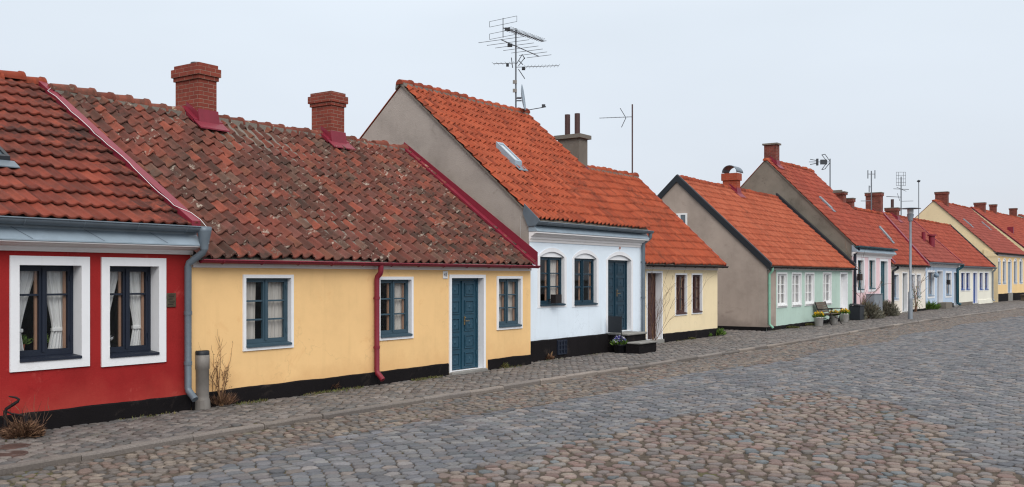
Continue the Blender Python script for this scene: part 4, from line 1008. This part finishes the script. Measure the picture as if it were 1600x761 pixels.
# wall lamp on the light blue house
u, z = H8.uz(1463, 429, -.2); e = thing_at(H8, 'wall_lamp', u, 0, z, 'round dark lamp on the light blue wall left of the entrance', 'wall lamp')
b = MB(); b.tube([(0, 0, .1), (0, -.2, .12), (0, -.2, .05)], .02, 6); b.build('bracket', M['iron'], e); b = MB(); b.lathe([(.0, .1), (.1, .08), (.16, -.02), (.14, -.14), (.0, -.2)], (0, -.2, 0), 12); b.build('lamp_shade', M['blue_grey'], e)
# drainage stand pipe
q = ground(316, 638); e = tag(empty('standpipe', q, .3), 'grey metal standpipe with a black cap at the corner of the red and yellow houses', 'standpipe')
k = 1.9/(638-434)*1
hz = (638-546)*k
b = MB(); b.lathe([(.118, 0), (.118, .02), (.112, .12), (.098, .16), (.095, .2), (.095, hz-.28), (.104, hz-.27), (.104, hz-.07), (.085, hz-.06), (.0, hz-.06)], (0, 0, -.01), 22); b.box((-.03, -.125, .0), (.03, -.09, .13)); b.build('pipe', M['steel2'] if 'steel2' in M else paint('dull_grey_pipe', '#7d7873', .55, .25, .1), e)
b = MB(); b.lathe([(.0, hz-.005), (.09, hz-.005), (.102, hz-.02), (.102, hz-.07)], (0, 0, -.01), 22); b.build('cap', M['black_metal'], e)
# curly iron boot scraper post
q = ground(8, 682); e = tag(empty('iron_ornament', q, .2), 'curled black iron hook standing among dry twigs below the red wall', 'iron ornament')
k = 1.9/(672-434); b = MB()
def sc(x, y): return ((x-8)*k*1.25, 0, (671-y)*k)
b.tube([sc(8, 672), sc(8, 652), sc(8, 632)], .022, 8); b.build('post', M['iron'], e)
b = MB(); b.tube([sc(30, 672), sc(31, 652), sc(30, 640)], .03, 8); b.build('post', M['iron'], e)
b = MB(); b.tube([sc(8, 640), sc(9, 630), sc(16, 624), sc(22, 619), sc(23.5, 616), sc(20, 613), sc(12, 611)], [.012, .02, .02, .018, .016, .013, .008], 8); b.tube([sc(9, 633), sc(15, 637), sc(24, 639), sc(30, 641)], .011, 6); b.build('scroll', M['iron'], e)
# drain covers
M['rust'] = paint('rusty_cast_iron', '#54403a', .8, .3)
for (px, py, r, lab) in ((17, 709, .17, 'rusty round cover in the pavement nearest the kerb'), (22, 697.5, .17, 'rusty round cover in the pavement nearer the red house')):
    q = ground(px, py); e = tag(empty('drain_cover', q, 0), lab, 'drain cover', 'covers in the pavement')
    b = MB(); b.lathe([(r, -.02), (r, .006), (r-.025, .007), (r-.027, .002), (0, .002)], (0, 0, 0), 24); b.build('ring', M['rust'], e)
    b = MB()
    for i in range(-3, 4):
        w = math.sqrt(max(0, (r-.04)**2-(i*.035)**2)); b.box((-w, i*.035-.008, .0022), (w, i*.035+.008, .006))
    b.build('lid_ribs', M['rust'], e)
# street lamp
q = ground(1422.5, 498.5); k = (EYE-PAVE)/(498.5-HZ); e = tag(empty('street_lamp', q, 0), 'slim grey street lamp with a flat disc top beside the kerb', 'street lamp')
zt = lambda y: (498.5-y)*k
b = MB(); b.tube([(0, 0, -.02), (0, 0, zt(457)), (0, 0, zt(455)), (0, 0, zt(345))], [.105, .1, .06, .055], 14); b.box((-.06, -.112, .5), (.06, -.09, .95)); b.build('pole', M['steel'], e)
b = MB(); b.lathe([(.06, zt(346)), (.1, zt(345)), (.1, zt(343)), (.14, zt(338)), (.15, zt(334.5))], (0, 0, 0), 14); b.build('lamp_holder', M['steel'], e)
b = MB(); b.lathe([(.13, zt(334)), (.14, zt(327))], (0, 0, 0), 14); b.build('lantern_glass', M['acrylic'], e)
b = MB(); b.lathe([(.0, zt(324.2)), (.2, zt(324.6)), (.45, zt(325.6)), (.46, zt(326.2)), (.15, zt(326.4)), (.0, zt(326.4))], (0, 0, 0), 24); b.build('disc_reflector', M['zinc'], e)
# utility cabinet
u0_, w0_ = H6.uz(1366, HZ, -.6)[0], -.6
e = thing_at(H6, 'utility_cabinet', u0_, w0_, 0, 'grey metal utility cabinet behind the bushes at the pink house', 'utility cabinet')
cw = H6.uz(1379, HZ, -.6)[0]-u0_; chh = H6.uz(1366, 459.5, -.6)[1]
b = MB(); b.cbox((0, -.0, .05), (cw, .38, chh-.03), .015); b.build('body', M['steel'], e); b = MB(); b.cbox((-.03, -.03, chh-.028), (cw+.03, .41, chh), .01); b.build('lid', M['steel'], e)
b = MB(); b.box((.04, -.008, .12), (cw/2-.01, -.0005, chh-.1)); b.build('cabinet_door', M['steel'], e); b = MB(); b.box((cw/2+.01, -.008, .12), (cw-.04, -.0005, chh-.1)); b.build('cabinet_door', M['steel'], e)
b = MB(); b.box((.02, .02, -.05), (cw-.02, .36, .048)); b.build('base', M['cement'], e)
# refuse box by the pink house downpipe
u0_, w0_ = H5.uw(1326, 499); e = thing_at(H5, 'refuse_box', H5.uz(1326, HZ)[0], -.5, 0, 'dark boxy bin between the white door and the pink house', 'box')
b = MB(); b.cbox((0, 0, 0), (.75, .45, .62), .015); b.build('body', M['black_metal'], e); b = MB(); b.prism([(-.03, .625), (.46, .7), (.46, .73), (-.03, .655)], -.03, .78); b.build('lid', M['black_metal'], e)
# bench
a = ground(1298, 508.3); c = ground(1313.6, 506); e = tag(empty('park_bench', a, math.atan2((c-a).y, (c-a).x)), 'slatted bench with curved black iron ends against the mint green wall', 'bench')
bl = (c-a).length; M['slat'] = paint('weathered_slats', '#5c4f43', .75, .3)
b = MB()
for k in range(5): b.box((.04, .02+k*.085, .42+.004*abs(k-2)), (bl-.04, .09+k*.085, .445+.004*abs(k-2)))
b.build('seat', M['slat'], e); b = MB()
for k in range(5): y = .46+k*.035; z = .5+k*.085; b.prism([(y, z), (y+.02, z-.008), (y+.05, z+.062), (y+.03, z+.07)], .04, bl-.04)
b.build('backrest', M['slat'], e)
for x in (.02, bl-.02):
    b = MB(); b.tube([(x, -.04, 0), (x, .02, .1), (x, .05, .25), (x, .02, .4), (x, .24, .41), (x, .45, .43), (x, .5, .55), (x, .64, .93)], .022, 8); b.tube([(x, .45, .43), (x, .43, .25), (x, .5, .1), (x, .56, 0)], .022, 8); b.tube([(x, .02, .4), (x, -.02, .55), (x, .0, .64), (x, .2, .64), (x, .52, .62)], .019, 8); b.tube([(x, .0, .62), (x, -.06, .66), (x, -.06, .61)], .02, 8)
    b.tube([(x, .05, .2), (x, .25, .28), (x, .44, .2)], .014, 6); b.build('iron_end', M['iron'], e)
# ------------------------------------------------------------------ plants
M['pot_white'] = plaster('pale_pot', '#efede9', .12, .05, crack=0); M['pot_dark'] = paint('dark_glazed_pot', '#24262c', .35, .2); M['terracotta'] = paint('terracotta', '#9a5a42', .8, .15)
M['leaf'] = leafmat('green_leaf', ['#4d6a2c', '#5b7a34', '#3e5526', '#6b8540']); M['weed'] = leafmat('weed_leaf', ['#565f34', '#686a3c', '#474f2c', '#7a7148', '#5d5238'])
M['lavender'] = leafmat('lavender_leaf', ['#6f6c60', '#5d5b50', '#7f7a69', '#4e4e42', '#868274']); M['dry'] = leafmat('dry_twig', ['#5e463a', '#735644', '#4c382b', '#856750']); M['twig'] = leafmat('bare_twig', ['#9a7a58', '#7e6046', '#b39068'])
M['yellow_f'] = leafmat('yellow_flower', ['#e3b72b', '#d9a21e', '#ecc94a']); M['blue_f'] = leafmat('pansy_flower', ['#6a62a8', '#d8d6e4', '#4d4a90']); M['whitef'] = leafmat('white_flower', ['#dddde0', '#cfcfd2'])
def blade(b, p, d, l, w, rnd):
    d = d.normalized(); s = d.cross(Vector((rnd.uniform(-1, 1), rnd.uniform(-1, 1), rnd.uniform(-.3, 1))))
    if s.length < 1e-3: s = Vector((1, 0, 0))
    s = s.normalized()*w/2; b.rv = rnd.random(); q = p+d*l*.5; b.add([p, q+s, p+d*l, q-s], [(0, 1, 2, 3)])
def tuft(name, parent, mat, n, rx, rz, l, w, seed, up=.6, c=(0, 0, 0), ry=None):
    rnd = random.Random(seed); b = MB(); ry = rx if ry is None else ry
    for i in range(n):
        a = rnd.uniform(0, 6.283); r = math.sqrt(rnd.random()); p = Vector((c[0]+r*math.cos(a)*rx, c[1]+r*math.sin(a)*ry, c[2]+rnd.random()*rz*(1-r*r*.7)))
        d = Vector((math.cos(a)*r*1.1+rnd.gauss(0, .25), math.sin(a)*r*1.1+rnd.gauss(0, .25), up+rnd.random()*.6)); blade(b, p, d, l*rnd.uniform(.6, 1.2), w*rnd.uniform(.7, 1.3), rnd)
    return b.build(name, mat, parent)
def stems(b, rnd, p, d, l, r, depth, spread=.5, kink=.12):
    pts = [p]; q = p.copy(); n = 4
    for i in range(n):
        d = (d+Vector((rnd.gauss(0, kink), rnd.gauss(0, kink), rnd.gauss(.02, kink*.5)))).normalized(); q = q+d*l/n; pts.append(q.copy())
        if depth and i >= 1 and rnd.random() < .8:
            a = rnd.uniform(0, 6.283); dd = (d+Vector((math.cos(a), math.sin(a), .2))*spread).normalized(); stems(b, rnd, q, dd, l*rnd.uniform(.35, .65), r*.6, depth-1, spread, kink)
    b.rv = rnd.random(); b.tube(pts, [r*(1-.7*i/n) for i in range(n+1)], 5, caps=False)
def bush_plant(name, loc, label, cat, group=None): return tag(empty(name, loc, 0), label, cat, group)
# bare shrub at the corner
q = ground(340, 634); e = bush_plant('bare_shrub', q, 'tall bare yellowish shrub by the grey standpipe on the yellow wall', 'shrub')
rnd = random.Random(5); b = MB(); b2 = MB()
for i in range(15): stems(b, rnd, Vector((rnd.uniform(-.1, .1), rnd.uniform(-.06, .1), 0)), Vector((rnd.uniform(-.35, .3), rnd.uniform(-.2, .05), 1)), rnd.uniform(.42, .72), .01, 2, .5)
b.build('stem', M['twig'], e)
tuft('leaves', e, M['twig'], 130, .2, .8, .035, .02, 8, c=(0, -.02, .15)); tuft('dead_leaves', e, M['dry'], 420, .2, .12, .17, .012, 9, ry=.13)  # the twig-coloured 'leaves' blades are the buds on the bare stems
# dry plant by the red house
q = ground(33, 683); e = bush_plant('dry_shrub', q+Vector((0, .05, 0)), 'low brown withered shrub under the first window of the red house', 'shrub')
tuft('twigs', e, M['dry'], 900, .17, .12, .13, .009, 11, up=.35, ry=.16); tuft('dead_leaves', e, M['dry'], 900, .21, .17, .06, .02, 12, up=-.1, ry=.17); b = MB(); rnd = random.Random(3)
for i in range(16): stems(b, rnd, Vector((rnd.uniform(-.15, .15), rnd.uniform(-.08, .1), 0)), Vector((rnd.uniform(-.7, .7), rnd.uniform(-.5, .3), .9)), rnd.uniform(.2, .36), .006, 1)
b.build('stem', M['dry'], e)
# small weeds at the wall foot
WEED = [(513, 609, .13, .22, 'dry', 'pale cut stems with dry leaves at the foot of the yellow wall'), (560, 601, .22, .05, 'weed', 'flat green weed left of the maroon downpipe'), (716, 581, .16, .06, 'weed', 'green weed at the left end of the blue door threshold'), (781, 574, .15, .16, 'weed', 'yellowish weed tuft right of the blue double door'), (858, 562, .07, .17, 'dry', 'thin dry weed in front of the pale blue house plinth'), (943, 549, .08, .5, 'dry', 'tall brown dry stalks beside the entrance steps'), (1104, 526, .14, .16, 'leaf', 'green weed near the right corner of the cream cottage'), (1121, 524.5, .2, .28, 'leaf', 'bright leafy green plant on the corner of the cream cottage'), (1078, 530, .16, .08, 'weed', 'low weed under the right brown window'), (1236, 513, .3, .12, 'weed', 'spreading weed under the second white window of the mint house'), (1264, 509, .22, .14, 'weed', 'small weed left of the first flower pot'), (1450, 484, .55, .6, 'leaf', 'round leafy green bush between ivory and light blue houses')]
for i, (px, py, r, hh, mt, lab) in enumerate(WEED):
    q = ground(px, py); e = bush_plant('weed' if hh < .45 else 'green_bush' if mt == 'leaf' else 'dry_stalks', q, lab, 'plant')
    tuft('leaves', e, M[mt], int(140+900*r), r, hh*.55, hh*.55, .035 if mt == 'leaf' else .018, 40+i, ry=min(r, .12) if hh < .4 else r)
    if mt == 'dry':
        b = MB(); rnd = random.Random(i)
        for k in range(5): stems(b, rnd, Vector((rnd.uniform(-.05, .05), 0, 0)), Vector((rnd.uniform(-.4, .4), -.1, 1)), hh*rnd.uniform(.8, 1.3), .009, 0)
        b.build('stem', M['twig'], e)
# grass at the wall foot: nobody could count it
rnd = random.Random(17); b = MB()
for H, ua, ub, n in ((H2, .7, 4.0, 800), (H2, 4.0, 6.2, 700), (H2, 7.6, 8.8, 90), (H1, 3.5, 5.7, 160), (H3, .2, 3, 70), (H4, 1.2, 5.2, 120), (H5, .2, 8, 160)):
    for i in range(n):
        u = rnd.uniform(ua, ub); 
        if math.sin(u*2.7)+.6*math.sin(u*6.1+1) < -.1: continue
        p = H.world(u, -.05-abs(rnd.gauss(0, .07))-(.1 if H is H3 else 0), -.015); blade(b, p, Vector((rnd.gauss(0, .6), rnd.gauss(0, .6), 1)), rnd.uniform(.025, .07), .012, rnd)
tag(b.build('grass', M['weed']), 'thin green grass and moss along the foot of the walls', 'grass', kind='stuff')
# lavender bushes
for i, (px, py, r, hh, lab) in enumerate(((1351, 499.5, .42, .6, 'dull grey-brown lavender bush at the foot of the pink house, left of the cabinet'), (1367, 498, .85, .78, 'largest grey-brown lavender bush in front of the grey cabinet'), (1395, 494, .7, .78, 'round grey lavender bush right of the grey cabinet'))):
    q = ground(px, py)+Vector((-.2, .35, 0)); e = bush_plant('lavender_bush', q, lab, 'bush', 'lavender bushes by the pink house')
    rnd = random.Random(60+i); b = MB()
    for k in range(2600):
        a = rnd.uniform(0, 6.283); z = rnd.random(); rr = math.sqrt(1-z*z)*(.8+.2*math.sin(a*3+i)); d = Vector((rr*math.cos(a), rr*math.sin(a), z)); s = rnd.uniform(.45, .86)
        blade(b, Vector((d.x*r*s, d.y*r*s, d.z*hh*s)), d+Vector((rnd.gauss(0, .35), rnd.gauss(0, .35), .35+rnd.gauss(0, .3))), rnd.uniform(.14, .26), .028, rnd)
    b.build('foliage', M['lavender'], e); b = MB()
    for k in range(8): stems(b, rnd, Vector((rnd.uniform(-.1, .1), rnd.uniform(-.1, .1), 0)), Vector((rnd.uniform(-.8, .8), rnd.uniform(-.8, .8), .8)), r*.8, .02, 1)
    b.build('stem', M['dry'], e)
# climbers
def climber(h, px, py, name, lab, hh, n, seed, leaf=None, sp=.5, r=.012, wide=.15):
    u, w = h.uw(px, py); e = thing_at(h, name, u, min(w, -.12), 0, lab, 'climbing plant'); rnd = random.Random(seed); b = MB()
    for i in range(n): stems(b, rnd, Vector((rnd.uniform(-wide, wide), rnd.uniform(-.05, .05), 0)), Vector((rnd.uniform(-.22, .22), -.05, 1)), hh*rnd.uniform(.6, 1), r, 2, sp, .22)
    b.build('stem', M['dry'], e)
    if leaf: tuft('leaves', e, M[leaf], 160, .35, hh*.7, .1, .04, seed, c=(0, 0, .1))
climber(H4, 1006, 537, 'climbing_rose', 'leafless thorny climber between the pale blue house and the brown door', 1.7, 13, 71, r=.007, wide=.14, sp=.28)
climber(H6, 1343, 499, 'climbing_rose', 'bare crooked climber beside the first window of the pink house', 2.2, 3, 72, r=.02)
climber(H7, 1428, 487, 'climbing_rose', 'sparse rose bush climbing the ivory wall behind the lamp post', 2.2, 6, 73, leaf='leaf', r=.018, wide=.4)
# flower pots
def flower_pot(px, py, r, hh, lab, potm, fl, group, seed, leafm='leaf', loc=None):
    q = ground(px, py) if loc is None else loc; e = tag(empty('flower_pot', q, 0), lab, 'flower pot', group)
    b = MB(); b.lathe([(0, 0), (r*.78, 0), (r*.95, hh*.9), (r, hh*.9), (r*1.02, hh), (r*.9, hh), (r*.88, hh*.85), (0, hh*.85)], (0, 0, 0), 20); b.build('pot', potm, e)
    tuft('leaves', e, M[leafm], 260, r*.9, r*.7, r*.8, r*.22, seed, c=(0, 0, hh*.86)); tuft('flowers', e, M[fl], 120, r*.95, r*1.0, r*.35, r*.3, seed+1, c=(0, 0, hh+r*.25), up=.4); return e
flower_pot(1279.5, 509.5, .185, .36, 'pale pot of yellow flowers left of the bench', M['pot_white'], 'yellow_f', 'flower pots by the bench', 81)
flower_pot(1303, 505.5, .185, .34, 'pale pot of yellow flowers half hidden behind the bench', M['pot_white'], 'yellow_f', 'flower pots by the bench', 83)
flower_pot(1319.5, 502.8, .185, .36, 'pale pot of yellow flowers right of the bench before the white door', M['pot_white'], 'yellow_f', 'flower pots by the bench', 85)
flower_pot(968.5, 551, .165, .21, 'dark glazed pot of white and violet pansies beside the entrance steps', M['pot_dark'], 'blue_f', None, 87)
# potted plants on the red house window sills
for (ii, fr_, potm, fl, lab, sd_) in ((i1, .28, M['terracotta'], 'leaf', 'terracotta pot plant at the left of the first red house window', 91), (i1, .62, M['white_paint'], 'leaf', 'small white pot with a thin plant at the middle of the first red house window', 93), (i2, .24, M['white_paint'], 'whitef', 'white pot with pale flowers inside the second red house window', 95)):
    u0_, u1_, z0_, z1_, yc = ii; e = thing_at(H1, 'potted_plant', u0_+(u1_-u0_)*fr_, yc+.12, z0_+.0, lab, 'potted plant', 'pot plants on window ledges')
    b = MB(); b.lathe([(0, 0), (.045, 0), (.06, .11), (.055, .11), (0, .1)], (0, 0, .03), 14); b.box((-.12, -.08, -.0), (.12, .12, .029)); b.build('pot', potm, e); tuft('leaves', e, M[fl], 80, .07, .12, .08, .03, sd_, c=(0, 0, .13))
# bench by the far straw house
u, w = H10.uw(1588, 471.5); e = thing_at(H10, 'plank_bench', H10.uz(1580, HZ)[0], -1.1, 0, 'low dark plank bench before the straw yellow house', 'bench')
b = MB(); b.cbox((0, 0, .42), (2.2, .45, .5), .01); b.build('seat', M['slat'], e)
for x in (.2, 1.9): b = MB(); b.cbox((x-.06, .04, 0), (x+.06, .41, .418), .01); b.build('leg', M['slat'], e)
# ------------------------------------------------------------------ aerials
M['alu'] = paint('dull_aluminium', '#6f757c', .5, .15, .3); M['rod'] = paint('dark_rod', '#3d4146', .6, .1, .2)
class Aerial:
    def __init__(s, h, px, py, ptop, lab, r=.022, mat='alu', w=None, name='tv_aerial'):
        w = h.wR if w is None else w; u, z = h.uz(px, py, w); s.O = h.world(u, w, z); s.Y = s.O.y; s.k = s.Y/F
        s.e = tag(empty(name, s.O, 0), lab, 'aerial', 'roof aerials'); s.b0 = py; s.px = px
        b = MB(); b.tube([(0, 0, -.15), (0, 0, (py-ptop)*s.k)], r, 8); b.build('mast', M[mat], s.e)
    def z(s, py): return (s.b0-py)*s.k
    def at(s, px, py, dy=0): # offset on the plane through the mast, moved dy away from the viewer (scaled so that it still stands at that height)
        Y = s.Y+dy; x = (px-CX)*Y/F-s.O.x; z = (HZ-py)*Y/F+EYE-s.O.z; return Vector((x, dy, z))
    def boom(s, a, b_, r=.012): b = MB(); b.tube([a, b_], r, 6); return b.build('boom', M['alu'], s.e)
    def rods(s, a, b_, n, dirv, l0, l1, r=.005, name='rods', t0=0, parent=None):
        b = MB(); d = Vector(dirv).normalized()
        for i in range(n):
            t_ = t0+(1-t0)*i/max(1, n-1); c = a.lerp(b_, t_); l = l0+(l1-l0)*i/max(1, n-1); b.tube([c-d*l/2, c+d*l/2], r, 4)
        return b.build(name, M['rod'], parent or s.e)
A = Aerial(H3, 806, 173, 47, 'tall crowded aerial mast on the ridge of the pale blue house', .024)
def flatz(A, pa, pb, mid):      # a level boom: the two ends seen at pa, pb, crossing the mast at row mid
    z = (HZ-mid)*A.k; out = []
    for px, py in (pa, pb): Y = z*F/(HZ-py); out.append(Vector(((px-CX)*Y/F-A.O.x, Y-A.O.y, z+EYE-A.O.z)))
    return out
a, c = flatz(A, (786, 43.5), (849, 64.5), 50.5); A.boom(a, c, .016); perp = Vector((c-a)).cross(Vector((0, 0, 1)))
A.rods(a, c, 17, perp, .34, .22, .009, t0=.14); A.rods(a+Vector((0, 0, .07)), c+Vector((0, 0, .07)), 17, perp, .2, .12, .006, t0=.14)
b = MB()
for k in (-1, 1):
    z = .16*k; pn = perp.normalized()
    for dz in (-.06, .1): b.tube([a-pn*.5+Vector((0, 0, z+dz*k)), a+pn*.5+Vector((0, 0, z+dz*k))], .006, 4)
    for q in (-.5, .0, .5): b.tube([a+pn*q+Vector((0, 0, z-.06*k)), a+pn*q+Vector((0, 0, z+.1*k))], .006, 4)
b.tube([a+Vector((0, 0, -.28)), a+Vector((0, 0, .28))], .012, 5); b.build('reflector', M['rod'], A.e)
b = MB(); b.box(a+Vector((.05, -.04, -.08)), a+Vector((.2, .04, 0))); b.build('junction_box', M['black_metal'], A.e)
a, c = flatz(A, (783, 62), (842, 88), 73); A.boom(a, c, .014); perp = Vector((c-a)).cross(Vector((0, 0, 1)))
A.rods(a, c, 7, perp, 1.5, .85, .007); b = MB(); m = a.lerp(c, .22); b.box(m+Vector((-.07, -.05, -.09)), m+Vector((.07, .05, -.01))); b.build('junction_box', M['black_metal'], A.e)
a, c = A.at(771, 99.5), A.at(804, 98.5); A.boom(a, c, .01); A.rods(a, c, 6, (.2, 1, 0), .4, .4, .005)
a, c = A.at(806, 105), A.at(873, 102.5); A.boom(a, c, .01); A.rods(a, c, 11, (.25, .8, .45), .34, .3, .006, t0=.18)
b = MB(); m = A.at(818, 106); b.box(m+Vector((-.05, -.05, -.06)), m+Vector((.05, .05, .02))); m = A.at(793, 100.5); b.box(m+Vector((-.04, -.05, -.06)), m+Vector((.04, .05, .01))); b.build('junction_box', M['black_metal'], A.e)
b = MB()
for (p0, p1) in (((810, 103), (820, 90)), ((810, 108), (820, 123)), ((807, 100), (816, 85)), ((816, 85), (820, 92)), ((811, 95), (817, 101)), ((799, 90), (801, 106))): b.tube([A.at(*p0), A.at(*p1, .12)], .012, 5)
b.build('reflector', M['rod'], A.e)
b = MB()
for y in (128.5, 142): b.box((-.09, -.07, A.z(y)-.05), (.03, -.02, A.z(y)+.05))
b.build('amplifier_box', M['step'], A.e)
# satellite dish on the same mast
m = A.at(815.5, 153); e = tag(empty('satellite_dish', A.O+m, 0), 'grey satellite dish seen edge-on low on the crowded aerial mast', 'satellite dish')
ax = Vector((.985, -.12, .12)).normalized(); sx = ax.cross(Vector((0, 0, 1))).normalized(); sy = sx.cross(ax).normalized()
b = MB(); b.smooth = True; rings = 5; ns = 24; vs = []
for side in (0, .012):
    for i in range(rings+1):
        r = .36*i/rings
        for j in range(ns): an = 6.2832*j/ns; vs.append(ax*(r*r*.42-side)+sx*(r*math.cos(an))+sy*(r*1.08*math.sin(an)))
k_ = (rings+1)*ns
b.add(vs, [(o+i*ns+j, o+i*ns+(j+1) % ns, o+(i+1)*ns+(j+1) % ns, o+(i+1)*ns+j) for o in (0, k_) for i in range(rings) for j in range(ns)]+[(rings*ns+j, rings*ns+(j+1) % ns, k_+rings*ns+(j+1) % ns, k_+rings*ns+j) for j in range(ns)])
b.build('reflector', M['zinc_lt'], e)
b = MB(); low = ax*.05-sy*.38; b.tube([low, low+ax*.62+sy*.02, ax*.62-sy*.3], .012, 6); b.box(ax*.6-sy*.33-Vector((.05, .04, .03)), ax*.6-sy*.33+Vector((.05, .04, .05))); b.build('feed_arm', M['rod'], e)
b = MB(); b.tube([-m+Vector((0, 0, m.z)), ax*-.02], .03, 6); b.tube([-m+Vector((0, 0, m.z-.08)), ax*-.02-sy*.08], .02, 6); b.build('bracket', M['alu'], e)
A = Aerial(H4, 988, 273, 163, 'thin rusty mast with one small yagi on the cream cottage ridge', .025, 'brown')
a, c = A.at(937, 184.5), A.at(987, 182.5); A.boom(a, c, .012); A.rods(a, c, 9, (.1, 1, .1), .34, .4, .006)
b = MB()
for (p0, p1) in (((978, 184), (969, 169)), ((978, 184), (971, 199))): b.tube([A.at(*p0), A.at(*p1)], .012, 5)
b.build('reflector', M['rod'], A.e)
A = Aerial(H6, 1297, 303, 248, 'aerial with fan shaped reflector beside the paired chimneys', .035)
a, c = A.at(1264, 253), A.at(1297, 253); A.boom(a, c, .02)
b = MB()
for (p0, p1) in (((1292, 252), (1284, 242)), ((1296, 251), (1289, 241)), ((1292, 254), (1284, 265)), ((1296, 255), (1289, 264)), ((1284, 242), (1289, 241)), ((1284, 265), (1289, 264)), ((1266, 249), (1277, 251)), ((1266, 257), (1277, 255))): b.tube([A.at(*p0), A.at(*p1, .2)], .02, 5)
b.build('reflector', M['rod'], A.e); b = MB()
for (px, w_, h_) in ((1277, .05, .2), (1287, .18, .14)): m = A.at(px, 253); b.box(m+Vector((-w_, -.06, -h_)), m+Vector((w_, .06, h_*.9)))
b.build('junction_box', M['rod'], A.e)
A = Aerial(H7, 1361.5, 330, 267, 'pale aerial with upright panels behind the tall brick chimney', .035)
b = MB()
for x in (1356, 1367):
    b.tube([A.at(x, 266), A.at(x, 279)], .03, 5)
b.tube([A.at(1356, 272), A.at(1367, 272)], .02, 5); b.tube([A.at(1358, 290), A.at(1358, 300)], .03, 5); b.tube([A.at(1358, 292), A.at(1362, 292)], .02, 5); b.tube([A.at(1345, 314), A.at(1361, 314)], .02, 5); b.build('reflector', M['alu'], A.e)
A = Aerial(H8, 1408, 338, 276, 'aerial mast with grid panel and crossing rods behind the short chimney', .04)
b = MB()
for x in (1400.5, 1404, 1411.5, 1415): b.tube([A.at(x, 269), A.at(x, 290)], .012, 4)
for y in (269, 274, 279.5, 285, 290): b.tube([A.at(1400.5, y), A.at(1415, y)], .012, 4)
b.build('grid_panel', M['alu'], A.e)
b = MB(); b.tube([A.at(1396, 295), A.at(1420, 296)], .018, 4); b.tube([A.at(1401, 292.5), A.at(1416, 299)], .014, 4); b.tube([A.at(1385, 307), A.at(1407, 308)], .02, 4); b.tube([A.at(1402, 302), A.at(1406, 314)], .014, 4); b.tube([A.at(1408, 314.5), A.at(1427, 314)], .014, 4); b.build('rods', M['rod'], A.e)
A = Aerial(H9, 1435.5, 342, 282, 'thin pole with a small knob left of the sand gable', .03)
b = MB(); m = A.at(1435.5, 283); b.lathe([(0, -.1), (.1, -.05), (.12, .03), (0, .1)], m, 8); b.tube([A.at(1432.5, 284), A.at(1438.5, 282.5)], .02, 4); b.build('head', M['rod'], A.e)
# ------------------------------------------------------------------ sky and light
W = bpy.data.worlds.new('World'); scene.world = W; W.use_nodes = True
nt = W.node_tree; nt.nodes.clear()
wo = nt.nodes.new('ShaderNodeOutputWorld'); bg = nt.nodes.new('ShaderNodeBackground')
sky = nt.nodes.new('ShaderNodeTexSky'); sky.sky_type = 'NISHITA'; sky.sun_disc = False
SUN_EL, SUN_AZ = R(38), R(163)      # sun behind the cloud, behind the viewer (azimuth clockwise from +Y)
sky.sun_elevation = SUN_EL; sky.sun_rotation = SUN_AZ
tc = nt.nodes.new('ShaderNodeTexCoord'); sp = nt.nodes.new('ShaderNodeSeparateXYZ'); nt.links.new(tc.outputs['Generated'], sp.inputs[0])
rp = nt.nodes.new('ShaderNodeValToRGB'); nt.links.new(sp.outputs[2], rp.inputs[0])
e = rp.color_ramp.elements
while len(e) < 4: e.new(.5)
CL = [(0.0, (6.05, 6.15, 6.6)), (.09, (6.3, 6.75, 7.4)), (.26, (6.85, 7.5, 8.2)), (1.0, (15.5, 15.5, 15.5))]
for el, (p_, c_) in zip(e, CL): el.position = p_; el.color = (*c_, 1)
mp = nt.nodes.new('ShaderNodeMapping'); mp.inputs['Scale'].default_value = (1, 1, 3.2); nt.links.new(tc.outputs['Generated'], mp.inputs[0])
nz = nt.nodes.new('ShaderNodeTexNoise'); nz.inputs['Scale'].default_value = 1.6; nz.inputs['Detail'].default_value = 4; nt.links.new(mp.outputs[0], nz.inputs[0])
nr = nt.nodes.new('ShaderNodeMapRange'); nr.inputs['From Min'].default_value = .3; nr.inputs['From Max'].default_value = .7; nr.inputs['To Min'].default_value = .945; nr.inputs['To Max'].default_value = 1.05
nt.links.new(nz.outputs['Fac'], nr.inputs[0])
ml = nt.nodes.new('ShaderNodeMix'); ml.data_type = 'RGBA'; ml.blend_type = 'MULTIPLY'; ml.inputs[0].default_value = 1
nt.links.new(rp.outputs[0], ml.inputs[6]); nt.links.new(nr.outputs[0], ml.inputs[7])
mx = nt.nodes.new('ShaderNodeMix'); mx.data_type = 'RGBA'; mx.inputs[0].default_value = .93     # the cloud sheet covers nearly all of the clear sky
nt.links.new(sky.outputs[0], mx.inputs[6]); nt.links.new(ml.outputs[2], mx.inputs[7])
nt.links.new(mx.outputs[2], bg.inputs[0]); bg.inputs[1].default_value = .1
nt.links.new(bg.outputs[0], wo.inputs[0])
sun = bpy.data.objects.new('sun', bpy.data.lights.new('sun', 'SUN')); COL.objects.link(sun)
sun.data.energy = 1.5; sun.data.angle = R(35); sun.data.color = (1, .96, .9)
sd = Vector((math.sin(SUN_AZ)*math.cos(SUN_EL), math.cos(SUN_AZ)*math.cos(SUN_EL), math.sin(SUN_EL)))
sun.rotation_euler = sd.to_track_quat('Z', 'Y').to_euler()
scene.view_settings.view_transform = 'Standard'; scene.view_settings.look = 'None'; scene.view_settings.gamma = 1
scene.view_settings.exposure = .2
scene.cycles.max_bounces = 6; scene.cycles.transparent_max_bounces = 12; scene.cycles.use_denoising = True; scene.cycles.denoising_prefilter = 'ACCURATE'; scene.cycles.filter_width = 1.2
scene.cycles.caustics_reflective = False; scene.cycles.caustics_refractive = False
